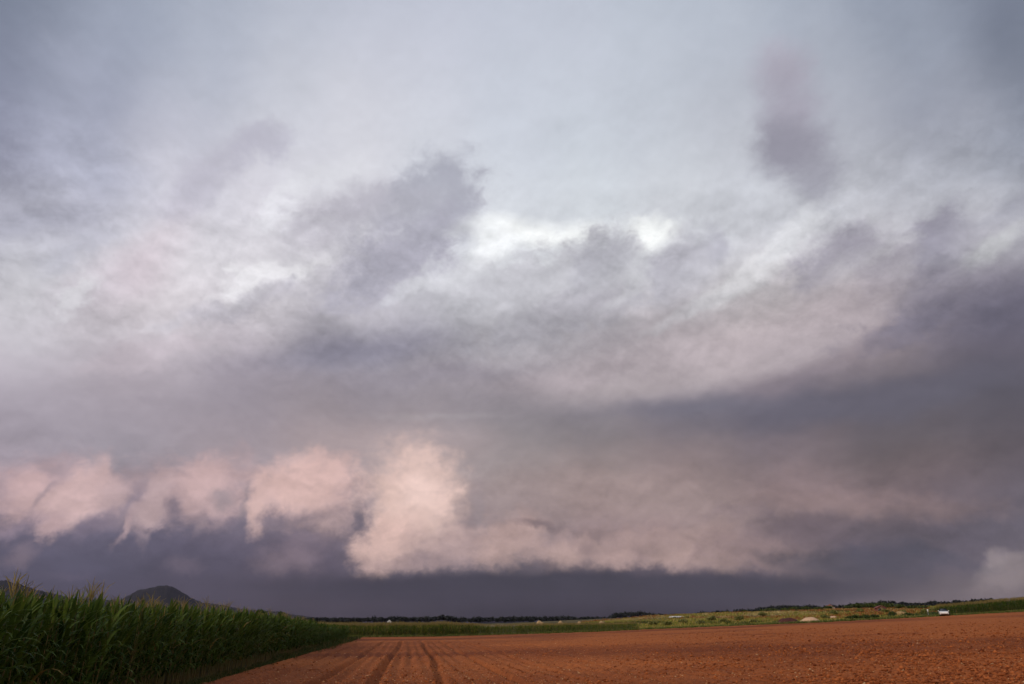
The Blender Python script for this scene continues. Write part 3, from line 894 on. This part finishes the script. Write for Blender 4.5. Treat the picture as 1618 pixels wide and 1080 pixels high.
STALK = tube([(0, 0, -0.12), (0.01, 0, 0.6), (0, 0.01, 1.3), (0, 0, 1.98)], [0.017, 0.015, 0.011, 0.006], 6)
TASSEL = tassel_arrays()
NVAR = 10
LAYOUT = [corn_layout() for _ in range(NVAR)]
LEAVES = [[leaf_strip(L, W, a, b, 6, True, s) for (h, p, L, W, a, b, s) in lay] for lay in LAYOUT]
WHOLE = []
for lay, lv in zip(LAYOUT, LEAVES):
    WHOLE.append(join([(rotz(V, p) + np.array([0, 0, h]), F) for (h, p, *_), (V, F) in zip(lay, lv)]))
FARLAY = [corn_layout(True) for _ in range(6)]
FARLEAF = []
for lay in FARLAY:
    FARLEAF.append(join([(rotz(V, p) + np.array([0, 0, h]), F) for (h, p, L, W, a, b, s) in lay for V, F in [leaf_strip(L, W, a, b, 4, False, s)]]))


def corn_height(y):
    return 1.04 - 0.24 * float(smooth(36, 85, y))


def row_x(k, y):
    return -6.95 - 0.75 * k - 0.006 * (y - 25)


def build_corn():
    me_stalk = mesh_arrays('stalk', *STALK, True); me_stalk.materials.append(M_STALK)
    me_tassel = mesh_arrays('tassel', *TASSEL); me_tassel.materials.append(M_TASSEL)
    me_leaf = []
    for lv in LEAVES:
        ms = []
        for V, F in lv:
            me = mesh_arrays('leaf', V, F, True); me.materials.append(M_CORN); ms.append(me)
        me_leaf.append(ms)
    me_whole = []
    for V, F in WHOLE:
        me = mesh_arrays('leaves', V, F, True); me.materials.append(M_CORN); me_whole.append(me)
    spots = {0: [], 1: []}
    for k in range(2):
        y = 10.6 + 0.1 * k
        while y < 99.0:
            spots[k].append((row_x(k, y) + random.uniform(-0.07, 0.07), y)); y += random.uniform(0.15, 0.23)
    single, rest = [], []
    for k in range(2):
        for (x, y) in spots[k]:
            (single if (y > 12.4 + 1.3 * k and y < (50 if k == 0 else 38)) else rest).append((x, y))
    single.sort(key=lambda p: p[0] ** 2 + p[1] ** 2)
    rest += single[300:]
    single = single[:300]
    label = 'tall green corn plant in the front two rows of the near left corn'
    for i, (x, y) in enumerate(single):
        v = random.randrange(NVAR)
        s = corn_height(y) * random.gauss(1.03, 0.03)
        t = empty('corn_plant', (x, y, gz(x, y)), random.uniform(0, 6.28))
        t.scale = (s, s, s)
        t.rotation_euler[0] = random.gauss(0, 0.04); t.rotation_euler[1] = random.gauss(0, 0.04)
        tag(t, label, 'corn plant', 'corn plants in the front rows')
        link('stalk', me_stalk, parent=t)
        if i < 90:
            for (h, p, *_), me in zip(LAYOUT[v], me_leaf[v]):
                link('leaf', me, parent=t, loc=(0, 0, h), rot=(0, 0, p))
        else:
            link('leaves', me_whole[v], parent=t)
        if random.random() < 0.06:
            link('tassel', me_tassel, parent=t, loc=(0, 0, 1.93))

    def mass(name, label, pts, leafvar, hmul, matleaf, tassel_p, cat):
        pts = np.array(pts); n = len(pts)
        hs = hmul * np.clip(rng.normal(1.02, 0.045, n), 0.85, 1.15)
        pos = np.stack([pts[:, 0], pts[:, 1], terrain(pts[:, 0], pts[:, 1]) - 0.03], 1)
        ang = rng.uniform(0, 6.28, n)
        scl = np.stack([hs, hs, hs], 1)
        V1, F1 = scatter(leafvar, pos, ang, scl)
        V2, F2 = scatter([STALK] if len(leafvar) == NVAR else [tube([(0, 0, -0.12), (0, 0, 1.9)], [0.016, 0.006], 3)], pos, ang, scl)
        tp = rng.random(n) < tassel_p
        p3 = pos[tp].copy(); p3[:, 2] += 1.93 * hs[tp]
        V3, F3 = scatter([TASSEL], p3, ang[tp], scl[tp] * (1.0 if len(leafvar) == NVAR else 1.9))
        V = np.concatenate([V1, V2, V3]); F = np.concatenate([F1, F2 + len(V1), F3 + len(V1) + len(V2)])
        me = mesh_arrays(name, V, F, True)
        for m in (matleaf, M_STALK, M_TASSEL):
            me.materials.append(m)
        idx = np.concatenate([np.zeros(len(F1), int), np.ones(len(F2), int), np.full(len(F3), 2)]).astype(np.int32)
        me.polygons.foreach_set('material_index', idx)
        o = link(name, me)
        tag(o, label, cat, kind='stuff')

    back = []
    for k in range(2, 11):
        y = 9.5
        while y < 99.0:
            if k < 6 or random.random() < 0.6:
                back.append((row_x(k, y) + random.uniform(-0.08, 0.08), y))
            y += random.uniform(0.16, 0.26) * (1 if k < 5 else 1.4)
    # the near field: rest of the front rows in full detail, lighter plants behind
    pts = np.array(rest); hs = np.array([corn_height(p[1]) for p in rest])
    mass('corn_field', 'dense far part of the corn rows running off along the field', rest, WHOLE, hs, M_CORN, 0.08, 'corn')
    hs = np.array([corn_height(p[1]) for p in back])
    mass('corn_field', 'mass of corn filling the left field behind its front rows', back, FARLEAF, hs, M_CORN, 0.08, 'corn')

    far = []
    for k in range(16):
        x = -16.0
        while x < 39.0:
            far.append((x, 119.3 + 0.6 * k + random.uniform(-0.1, 0.1))); x += random.uniform(0.16, 0.28)
    far = np.array(far)
    hs = 0.82 - 0.22 * smooth(6, 16, far[:, 0]) - 0.14 * smooth(20, 39, far[:, 0]) + 0.10 * fbm(far[:, 0] * 0.5, far[:, 1] * 0.2, 3)
    mass('corn_strip', 'low green strip of corn across the far end of the field', far, FARLEAF, hs, M_FARCORN, 0.9, 'corn')
    rt = []
    for k in range(7):
        x = 96.0 + 0.5 * k
        while x < 150.0:
            rt.append((x, 120.5 + 0.8 * k + random.uniform(-0.1, 0.1))); x += random.uniform(0.2, 0.32)
    rt = np.array(rt)
    hs = 0.74 + 0.20 * smooth(96, 118, rt[:, 0])
    mass('corn_strip', 'dark green block of corn at the far right end of the field', rt, FARLEAF, hs, M_CORN, 0.9, 'corn')


build_corn()

# ================================================================== grass, weeds
def tuft_variants(k, blades, h, spread, wid):
    out = []
    for _ in range(k):
        parts = []
        for b in range(blades):
            L = h * rng.uniform(0.6, 1.2)
            V, F = leaf_strip(L, wid, R(rng.uniform(62, 88)), R(rng.uniform(0, 65)), 2, False, 0.0)
            V = rotz(V, rng.uniform(0, 6.28)) + np.array([rng.uniform(-spread, spread), rng.uniform(-spread, spread), 0])
            parts.append((V, F))
        out.append(join(parts))
    return out


def build_weeds():
    # low growth along the foot of the corn
    n = 5200
    y = 12 + 88 * rng.random(n) ** 0.9
    x = row_x(0, y) + 0.12 + np.abs(rng.normal(0, 0.42, n)) * (0.7 + 0.6 * smooth(30, 90, y))
    pos = np.stack([x, y, np.where(x > -6.3, field_height(x, y), terrain(x, y) - 0.1)], 1)
    s = rng.uniform(0.35, 1.1, n) * (0.7 + 0.7 * smooth(25, 70, y)) * (0.6 + 2.0 * np.clip(fbm(x * 0.9, y * 0.4, 3) + 0.2, 0, 0.6))
    V, F = scatter(tuft_variants(6, 9, 0.26, 0.09, 0.010), pos, rng.uniform(0, 6.28, n), np.stack([s, s, s], 1))
    o = link('grass', mesh_arrays('grass', V, F), M_FOOT)
    tag(o, 'low green weeds and grass along the foot of the left corn', 'grass', kind='stuff')
    # verge across the far end
    n = 5200
    x = rng.uniform(-16, 150, n); y = 118.2 + np.abs(rng.normal(0, 1.0, n))
    pos = np.stack([x, y, terrain(x, y) - 0.12], 1)
    s = rng.uniform(0.7, 1.5, n)
    V, F = scatter(tuft_variants(6, 8, 0.38, 0.2, 0.022), pos, rng.uniform(0, 6.28, n), np.stack([s, s, s], 1))
    o = link('grass', mesh_arrays('grass_verge', V, F), M_GRASS)
    tag(o, 'pale grass verge along the far edge of the red field', 'grass', kind='stuff')
    # rough meadow behind it: olive grass, rusty sorrel, straw and dark nettle patches
    def patch(n, name, label, mat, seed, lo, h, wid, spread, ymax=260):
        y = 121 + ymax * rng.random(n) ** 1.6
        az = rng.uniform(13.5, 47.0, n)
        x = np.tan(np.radians(az)) * y
        c = fbm(x * 0.055 + seed, y * 0.022 + seed, 4)
        keep = (c > lo) & ~((y < 128) & (x > 92)) & ~((y < 130) & (x < 37)) & ~((np.abs(x - 69) < 5.5) & (y < 124))
        x, y, c = x[keep], y[keep], c[keep]
        pos = np.stack([x, y, terrain(x, y) - 0.14], 1)
        s = rng.uniform(0.5, 1.3, len(x)) * (0.6 + 2.2 * np.clip(c - lo, 0, 0.3)) * (0.85 + y / 400)
        V, F = scatter(tuft_variants(8, 9, h, spread, wid), pos, rng.uniform(0, 6.28, len(x)), np.stack([s, s, s], 1))
        o = link(name, mesh_arrays(name, V, F), mat)
        tag(o, label, 'weeds', kind='stuff')
    patch(11000, 'meadow_grass', 'olive rough grass on the rise beyond the field', M_WEED, 3.1, -0.14, 0.40, 0.05, 0.5)
    patch(13000, 'sorrel', 'rusty brown patches of sorrel in the rough meadow', M_SORREL, 21.4, -0.03, 0.5, 0.05, 0.5)
    patch(7000, 'dry_grass', 'straw coloured patches of dry grass in the rough meadow', M_STRAW, 44.8, 0.03, 0.5, 0.05, 0.45)
    patch(9000, 'nettles', 'dark green nettle patches in the rough meadow', M_NETTLE, 70.3, 0.05, 0.65, 0.07, 0.5)


build_weeds()

# ================================================================== bushes and trees
def bush(x, y, w, h, label, mat, group=None, leaves=420):
    t = empty('bush', (x, y, gz(x, y) - 0.12), random.uniform(0, 6.28))
    P = crown_points(leaves, 8, w * 0.55, w * 0.5, h * 0.52, h * 0.45)
    P = P[P[:, 2] > 0.02]
    V, F = leaf_quads(P, 0.10 * w ** 0.5 + 0.04)
    link('foliage', mesh_arrays('foliage', V, F), mat, t)
    parts = [tube([(0, 0, -0.1), (0.25 * w * math.cos(a), 0.25 * w * math.sin(a), h * 0.6)], [0.04, 0.015], 5) for a in (0.3, 2.2, 4.4)]
    link('stems', mesh_arrays('stems', *join(parts)), M_BARK, t)
    tag(t, label, 'bush', group)


def tree(x, y, w, h, label, mat, leaves=1500, group=None):
    t = empty('tree', (x, y, gz(x, y) - 0.12), random.uniform(0, 6.28))
    parts = [tube([(0, 0, -0.3), (0.03 * h, 0, 0.25 * h), (0.02 * h, 0.02 * h, 0.6 * h), (0, 0.02 * h, 0.85 * h)], [0.035 * h, 0.026 * h, 0.015 * h, 0.005 * h], 8)]
    for k in range(7):
        a = k * 0.9; z = h * (0.3 + 0.06 * k); r = w * 0.36
        parts.append(tube([(0.02 * h, 0.01 * h, z), (r * 0.6 * math.cos(a), r * 0.6 * math.sin(a), z + 0.1 * h), (r * math.cos(a), r * math.sin(a), z + 0.22 * h)], [0.013 * h, 0.008 * h, 0.003 * h], 5))
    link('trunk', mesh_arrays('trunk', *join(parts), True), M_BARK, t)
    P = crown_points(leaves, 11, w * 0.55, w * 0.55, h * 0.42, h * 0.60)
    V, F = leaf_quads(P, 0.030 * h)
    link('crown', mesh_arrays('crown', V, F), mat, t)
    tag(t, label, 'tree', group)


M_TAN = plain_mat('tan_earth', (0.26, 0.17, 0.085), (0.42, 0.30, 0.17), scale=2.5, rough=0.95, bump=0.6)
M_STRAWHEAP = plain_mat('old_straw', (0.24, 0.16, 0.07), (0.38, 0.27, 0.12), scale=2.5, rough=0.95, bump=0.6)
M_SAND = plain_mat('pale_sand', (0.52, 0.33, 0.20), (0.62, 0.42, 0.28), scale=2.0, rough=0.95, bump=0.4)
M_MANURE = plain_mat('dark_heap', (0.055, 0.020, 0.020), (0.10, 0.035, 0.030), scale=3.0, rough=0.95, bump=0.7)
M_FILM = plain_mat('white_film', (0.50, 0.48, 0.44), (0.64, 0.62, 0.58), scale=1.5, rough=0.35, spec=0.5)
M_STEEL = plain_mat('galvanised_steel', (0.30, 0.31, 0.32), (0.42, 0.43, 0.44), scale=8.0, rough=0.45, metallic=0.8)
M_PLASTER = plain_mat('white_plaster', (0.70, 0.62, 0.56), (0.80, 0.73, 0.66), scale=1.0, rough=0.9)
M_TILE = plain_mat('red_roof_tile', (0.24, 0.07, 0.045), (0.34, 0.11, 0.06), scale=2.0, rough=0.85)
M_WOOD = plain_mat('weathered_wood', (0.16, 0.11, 0.07), (0.26, 0.18, 0.11), scale=3.0, rough=0.9)
M_SHED = plain_mat('rusty_sheet', (0.16, 0.055, 0.055), (0.26, 0.09, 0.075), scale=2.0, rough=0.7)
M_PAINT = plain_mat('white_car_paint', (0.80, 0.80, 0.80), (0.84, 0.84, 0.84), scale=0.5, rough=0.25, spec=0.6)
M_GLASS = plain_mat('dark_window_glass', (0.012, 0.014, 0.018), (0.02, 0.022, 0.026), scale=0.5, rough=0.08, spec=0.6)
M_TYRE = plain_mat('tyre_rubber', (0.015, 0.015, 0.015), (0.03, 0.03, 0.03), scale=6.0, rough=0.9)
M_LAMP = plain_mat('lamp_glass', (0.55, 0.57, 0.60), (0.70, 0.70, 0.72), scale=4.0, rough=0.15, spec=0.7)
M_SIGN = plain_mat('white_sign', (0.74, 0.74, 0.74), (0.80, 0.80, 0.80), scale=2.0, rough=0.5)


# ------------------------------------------------------------------ heaps
def heap(name, x, y, w, d, h, mat, label, cat, seed, rz=0.0, pow_=1.3):
    nr, na = 12, 28
    V = [(0, 0, h * 0.97)]
    for i in range(1, nr + 1):
        r = i / nr
        for k in range(na):
            a = 2 * math.pi * k / na
            lump = 1.0 + 0.55 * float(fbm(np.array(math.cos(a) * 1.3 + seed), np.array(math.sin(a) * 1.3 + seed * 2), 3))
            px, py = r * lump * w / 2 * math.cos(a), r * lump * d / 2 * math.sin(a)
            z = h * (1 - r ** (pow_ + 0.7)) if r < 1 else -0.15
            z += h * 0.6 * float(fbm(np.array(px * 1.6 + seed), np.array(py * 1.6), 3)) * (1 - r) * min(1, r * 3)
            V.append((px, py, z))
    T = [(0, 1 + k, 1 + (k + 1) % na) for k in range(na)]
    for i in range(nr - 1):
        for k in range(na):
            a, b = 1 + i * na + k, 1 + i * na + (k + 1) % na
            T += [(a, a + na, b + na), (a, b + na, b)]
    o = link(name, mesh_arrays(name, np.array(V), np.array(T), True), mat, None, (x, y, gz(x, y) - 0.14), (0, 0, rz))
    tag(o, label, cat)


heap('earth_heap', 25.0, 136.0, 3.4, 3.0, 2.05, M_TAN, 'largest tan earth heap behind the far corn strip, beside the white tunnel', 'heap', 1.3)
heap('earth_heap', 29.4, 138.0, 2.4, 2.2, 1.95, M_TAN, 'second tan earth heap from the white tunnel, pale topped', 'heap', 4.1)
heap('earth_heap', 32.5, 136.0, 1.9, 1.9, 1.75, M_TAN, 'narrowest of the tan earth heaps behind the corn strip', 'heap', 7.7)
heap('earth_heap', 36.2, 134.0, 3.0, 2.2, 1.70, M_TAN, 'lopsided tan earth heap, last in its row towards the meadow', 'heap', 2.9, rz=0.5)
heap('manure_heap', 66.6, 121.2, 4.6, 3.0, 1.0, M_MANURE, 'low dark red brown heap at the far edge of the field', 'heap', 5.5, pow_=2.2)
heap('sand_heap', 71.3, 122.2, 4.0, 3.0, 0.95, M_SAND, 'pale orange sand heap right beside the dark brown heap', 'heap', 9.2, pow_=1.5)
heap('sand_heap', 92.9, 150.0, 2.8, 2.0, 0.55, M_SAND, 'small flat pale sand heap in the meadow below the red roofed house', 'heap', 3.3, pow_=2.0)
heap('straw_heap', 108.0, 148.0, 4.0, 2.6, 0.8, M_STRAWHEAP, 'long low straw coloured heap in the meadow near the white car', 'heap', 6.6, pow_=1.8)


# ------------------------------------------------------------------ film tunnels
def tunnel(x0, y0, length, r, h, rz, label):
    t = empty('film_tunnel', (x0, y0, gz(x0 + length / 2, y0) - 0.1), rz)
    ns = 12
    xs = np.linspace(0, length, int(length / 0.7) + 2)
    V, F = [], []
    for i, x in enumerate(xs):
        sag = 1.0 - (0.03 if i % 2 else 0.0)
        for k in range(ns + 1):
            a = math.pi * k / ns
            V.append((x, -r * math.cos(a) * sag, h * math.sin(a) * sag))
    for i in range(len(xs) - 1):
        for k in range(ns):
            a = i * (ns + 1) + k
            F.append((a, a + ns + 1, a + ns + 2, a + 1))
    link('film_cover', mesh_arrays('film_cover', np.array(V), np.array(F), True), M_FILM, t)
    for x in (0.0, length):
        P = [(x, -r * math.cos(math.pi * k / 8) * 0.99, h * math.sin(math.pi * k / 8) * 0.99) for k in range(9)] + [(x, 0, 0)]
        T = np.array([(9, k, k + 1) for k in range(8)])
        link('end_panel', mesh_arrays('end_panel', np.array(P), T), M_FILM, t)
    hoop = mesh_arrays('hoop', *tube([(0, -r * math.cos(math.pi * k / 10) * 1.02, h * math.sin(math.pi * k / 10) * 1.02) for k in range(11)], [0.03] * 11, 5))
    hoop.materials.append(M_STEEL)
    for x in xs[::2]:
        link('hoop', hoop, None, t, (x, 0, 0))
    tag(t, label, 'tunnel')


tunnel(14.6, 143.0, 9.2, 1.4, 1.52, 0.0, 'long low white film tunnel showing above the far corn strip')
tunnel(107.0, 288.0, 5.6, 1.6, 0.6, 0.06, 'short white film tunnel on the crest of the yellowish meadow')


# ------------------------------------------------------------------ houses
def house(name, x, y, w, d, h, roof, rz, label, cat, wallmat, roofmat, chimney=True):
    t = empty(name, (x, y, gz(x, y) - 0.3), rz)
    V = np.array([(-w / 2, -d / 2, 0), (w / 2, -d / 2, 0), (w / 2, -d / 2, h), (0, -d / 2, h + roof), (-w / 2, -d / 2, h),
                  (-w / 2, d / 2, 0), (w / 2, d / 2, 0), (w / 2, d / 2, h), (0, d / 2, h + roof), (-w / 2, d / 2, h)], float)
    me = bpy.data.meshes.new('wall')
    me.from_pydata(V.tolist(), [], [(0, 1, 2, 3, 4), (9, 8, 7, 6, 5), (1, 6, 7, 2), (5, 0, 4, 9)])
    link('wall', me, wallmat, t)
    e = 0.3; k = roof / (w / 2)
    parts = []
    for s in (-1, 1):
        a = [(0, h + roof + 0.04), (s * (w / 2 + e), h - e * k + 0.04)]
        P = []
        for yy in (-d / 2 - e, d / 2 + e):
            for (px, pz) in a:
                P += [(px, yy, pz), (px, yy, pz + 0.14)]
        parts.append((np.array(P, float), np.array([(0, 2, 6, 4), (1, 5, 7, 3), (0, 1, 3, 2), (4, 6, 7, 5), (2, 3, 7, 6), (0, 4, 5, 1)])))
    rf = link('roof', mesh_arrays('roof', *join(parts)), roofmat, t)
    if chimney:
        link('chimney', mesh_arrays('chimney', *box(w * 0.12, w * 0.12 + 0.5, 0.3, 0.8, h + roof * 0.5, h + roof + 0.6)), M_TILE, rf)
    for (px, pz, ww, hh, nm) in ((-w * 0.24, h * 0.55, 0.9, 1.1, 'window'), (w * 0.24, h * 0.55, 0.9, 1.1, 'window'), (0.0, 1.0, 0.9, 2.0, 'door')):
        f = link(nm, mesh_arrays(nm, *box(px - ww / 2, px + ww / 2, -d / 2 - 0.05, -d / 2 - 0.003, pz - hh / 2, pz + hh / 2)), M_WOOD, t)
        if nm == 'window':
            link('pane', mesh_arrays('pane', *box(px - ww / 2 + 0.08, px + ww / 2 - 0.08, -d / 2 - 0.06, -d / 2 - 0.052, pz - hh / 2 + 0.08, pz + hh / 2 - 0.08)), M_GLASS, f)
    tag(t, label, cat)


house('farm_house', 259.0, 420.0, 4.4, 6.0, 2.4, 1.5, R(-12), 'small white house with red roof in the hedge above the meadow', 'house', M_PLASTER, M_TILE)
house('barn', 270.5, 432.0, 4.0, 6.0, 1.5, 0.8, R(25), 'low pale barn just right of the white house with red roof', 'barn', M_PLASTER, M_TILE, False)
house('farm_house', -14.7, 700.0, 3.2, 5.0, 5.2, 1.4, R(6), 'tiny white gabled house beyond the far corn strip on the left', 'house', M_SIGN, M_SIGN, False)
house('shed', 139.6, 200.0, 2.4, 2.6, 1.4, 0.5, R(-20), 'small rusty red shed among bushes in the meadow', 'shed', M_SHED, M_SHED, False)


# ------------------------------------------------------------------ car
def lathe_wheel():
    prof = [(0.0, 0.0), (0.20, 0.0), (0.24, 0.02), (0.30, 0.02), (0.32, 0.06), (0.32, 0.16), (0.30, 0.20), (0.24, 0.20), (0.0, 0.20)]
    n = 20; V, F = [], []
    for (r, u) in prof:
        for k in range(n):
            a = 2 * math.pi * k / n
            V.append((u, r * math.cos(a), r * math.sin(a)))
    for i in range(len(prof) - 1):
        for k in range(n):
            F.append((i * n + k, i * n + (k + 1) % n, (i + 1) * n + (k + 1) % n, (i + 1) * n + k))
    return np.array(V), np.array(F)


ROOF_FACES = np.array([(3, 2, 1, 0), (4, 5, 6, 7), (0, 1, 5, 4), (1, 2, 6, 5), (2, 3, 7, 6), (3, 0, 4, 7)])


def car(x, y, rz, label):
    t = empty('parked_car', (x, y, gz(x, y) - 0.02), rz)
    # cross-sections along the length (front at -Y): y, half width low, half width high, z low, z high
    secs = [(-2.05, 0.62, 0.60, 0.34, 0.62), (-1.95, 0.78, 0.72, 0.26, 0.74), (-1.5, 0.85, 0.80, 0.24, 0.84), (-0.85, 0.86, 0.82, 0.24, 0.94),
            (1.3, 0.86, 0.82, 0.24, 0.96), (1.85, 0.84, 0.80, 0.26, 0.94), (2.02, 0.76, 0.72, 0.32, 0.88)]
    V, F = [], []
    for (yy, a, b, z0, z1) in secs:
        zm = z0 + 0.55 * (z1 - z0)
        V += [(-a * 0.92, yy, z0), (a * 0.92, yy, z0), (a, yy, z0 + 0.1), (a, yy, zm), (b, yy, z1 - 0.03), (b * 0.9, yy, z1), (-b * 0.9, yy, z1), (-b, yy, z1 - 0.03), (-a, yy, zm), (-a, yy, z0 + 0.1)]
    n = 10
    for i in range(len(secs) - 1):
        for k in range(n):
            F.append((i * n + k, i * n + (k + 1) % n, (i + 1) * n + (k + 1) % n, (i + 1) * n + k))
    me = bpy.data.meshes.new('body')
    me.from_pydata([tuple(map(float, v)) for v in V], [], [tuple(f) for f in F] + [tuple(range(n - 1, -1, -1)), tuple(range((len(secs) - 1) * n, len(secs) * n))])
    link('body', me, M_PAINT, t)
    # cabin: dark glass house under a white roof
    low = [(-0.76, -0.80, 0.93), (0.76, -0.80, 0.93), (0.78, 1.75, 0.95), (-0.78, 1.75, 0.95)]
    top = [(-0.58, -0.10, 1.42), (0.58, -0.10, 1.42), (0.60, 1.35, 1.44), (-0.60, 1.35, 1.44)]
    gl = mesh_arrays('windows', np.array(low + top), np.array([(0, 1, 5, 4), (1, 2, 6, 5), (2, 3, 7, 6), (3, 0, 4, 7)]))
    link('windows', gl, M_GLASS, t)
    rv = np.array([(-0.60, -0.14, 1.425), (0.60, -0.14, 1.425), (0.62, 1.38, 1.445), (-0.62, 1.38, 1.445), (-0.52, 0.02, 1.475), (0.52, 0.02, 1.475), (0.54, 1.25, 1.49), (-0.54, 1.25, 1.49)])
    link('roof', mesh_arrays('roof', rv, ROOF_FACES), M_TYRE, t)
    for s in (-1, 1):
        link('pillar', mesh_arrays('pillar', *tube([(s * 0.775, -0.82, 0.93), (s * 0.595, -0.11, 1.43)], [0.035, 0.03], 6)), M_TYRE, t)
        link('pillar', mesh_arrays('pillar', *tube([(s * 0.79, 1.76, 0.94), (s * 0.61, 1.36, 1.44)], [0.06, 0.05], 6)), M_TYRE, t)
        link('headlight', mesh_arrays('headlight', *box(s * 0.60 - 0.14, s * 0.60 + 0.14, -2.04, -1.93, 0.58, 0.70)), M_LAMP, t)
        link('mirror', mesh_arrays('mirror', *box(s * 0.93 - 0.09, s * 0.93 + 0.09, -0.66, -0.56, 0.94, 1.08)), M_PAINT, t)
    link('bumper', mesh_arrays('bumper', *box(-0.70, 0.70, -2.10, -2.00, 0.30, 0.46)), M_TYRE, t)
    wheel = mesh_arrays('wheel', *lathe_wheel(), True); wheel.materials.append(M_TYRE)
    rim = mesh_arrays('rim', *tube([(-0.012, 0, 0), (0.02, 0, 0)], [0.19, 0.17], 14)); rim.materials.append(M_STEEL)
    for yy in (-1.28, 1.25):
        for s in (-1, 1):
            wv = link('wheel', wheel, None, t, (s * 0.88, yy, 0.32), (0, 0, 0 if s < 0 else math.pi))
            link('rim', rim, None, wv)
    t.scale = (0.84, 0.84, 0.84)
    tag(t, label, 'car')


car(95.0, 118.6, R(-36), 'white car with dark windows and dark roof parked at the far right field edge')


def sign_post(x, y):
    t = empty('sign_post', (x, y, gz(x, y) - 0.15))
    link('post', mesh_arrays('post', *tube([(0, 0, -0.2), (0, 0, 1.35)], [0.04, 0.04], 8)), M_STEEL, t)
    link('plate', mesh_arrays('plate', *box(-0.12, 0.12, -0.07, -0.043, 0.95, 1.35)), M_SIGN, t)
    tag(t, 'thin white marker post just left of the parked white car', 'post')


sign_post(92.6, 119.5)

# ------------------------------------------------------------------ bushes and trees
def bushes():
    nth = ['leftmost', 'second', 'third', 'fourth', 'fifth', 'sixth', 'seventh', 'eighth', 'ninth', 'tenth', 'eleventh', 'twelfth',
           'thirteenth', 'fourteenth', 'fifteenth', 'sixteenth', 'seventeenth']

    def row(spots, phrase, mat, group, leaves):
        for k, (az, y, w, h) in enumerate(sorted(spots)):
            first = 'leftmost' if k == 0 else nth[k] + ' from the left'
            bush(math.tan(R(az)) * y, y, w, h, phrase.format(first), mat, group, leaves)
    row([(27.2, 300, 5.0, 1.9), (27.9, 310, 6.0, 2.2), (28.6, 300, 5.0, 2.0), (29.3, 320, 6.0, 2.5), (30.1, 305, 6.0, 2.1), (30.9, 300, 5.0, 1.8), (31.6, 330, 6.0, 2.3),
                          (32.9, 300, 5.0, 2.0), (33.5, 285, 6.0, 2.7), (34.2, 270, 7.0, 3.0), (34.9, 265, 7.0, 3.2), (35.5, 260, 6.0, 2.7), (36.1, 255, 5.0, 2.1), (36.9, 245, 5.0, 1.7), (37.6, 240, 5.0, 1.6), (25.9, 320, 4.0, 1.5), (24.6, 330, 5.0, 1.5)], 'dark green hedge bush on the meadow crest, {} in its row', M_BUSH, 'hedge bushes on the meadow crest', 520)
    row([(20.2, 150, 2.2, 1.3), (21.3, 165, 2.6, 1.5), (22.6, 148, 2.0, 1.1), (23.4, 190, 3.0, 1.8), (24.3, 155, 2.4, 1.2), (25.4, 172, 2.6, 1.6), (26.4, 140, 1.8, 1.0), (27.0, 210, 3.2, 1.8),
                          (31.2, 150, 2.0, 1.3), (31.9, 175, 2.6, 1.7), (33.6, 180, 2.6, 1.6), (35.2, 165, 2.2, 1.4), (37.6, 135, 1.7, 1.5), (38.1, 150, 2.4, 1.5), (36.3, 150, 2.0, 1.3), (19.1, 160, 2.6, 1.4), (17.4, 150, 2.6, 1.5)], 'pale olive bush in the yellowish meadow, {} of its kind', M_BUSH2, 'pale bushes in the meadow', 360)
    row([(32.8, 127, 1.8, 0.9), (33.3, 128, 2.2, 1.1), (33.9, 127, 2.4, 1.0), (34.5, 129, 1.8, 0.9), (36.6, 132, 1.6, 0.9), (35.6, 140, 2.0, 1.2)], 'low dark bush just beyond the field edge, {} of six', M_BUSH, 'low bushes behind the right field edge', 360)
    row([(9.2, 131.0, 1.5, 1.2), (11.3, 131.5, 1.6, 1.5), (12.6, 131.0, 1.4, 1.3), (13.9, 131.5, 1.8, 1.5), (15.9, 130.5, 1.6, 1.2), (16.8, 131.0, 2.0, 1.2), (14.7, 131.0, 1.2, 1.3)],
        'small green bush among the tan earth heaps, {}', M_BUSH, 'bushes among the earth heaps', 300)
    tree(-29.8, 160.0, 2.4, 5.5, 'small round tree showing above the left corn, left of two', M_BUSH)
    tree(-27.5, 170.0, 2.2, 5.2, 'small round tree showing above the left corn, right of two', M_BUSH)


bushes()

# ================================================================== haze
def build_haze(density):
    V, F = box(-7400, 7400, -7400, 7400, -6.0, 300.0)
    me = mesh_arrays('haze', V, F)
    m, nt, out = new_mat('thin_haze')
    v = nt.nodes.new('ShaderNodeVolumePrincipled')
    v.inputs['Color'].default_value = (0.60, 0.56, 0.92, 1)
    v.inputs['Density'].default_value = density
    v.inputs['Anisotropy'].default_value = 0.0
    nt.links.new(v.outputs[0], out.inputs['Volume'])
    o = link('haze', me, m)
    tag(o, 'thin even haze in the air over the whole landscape', 'haze', kind='stuff')


build_haze(1.0e-5)
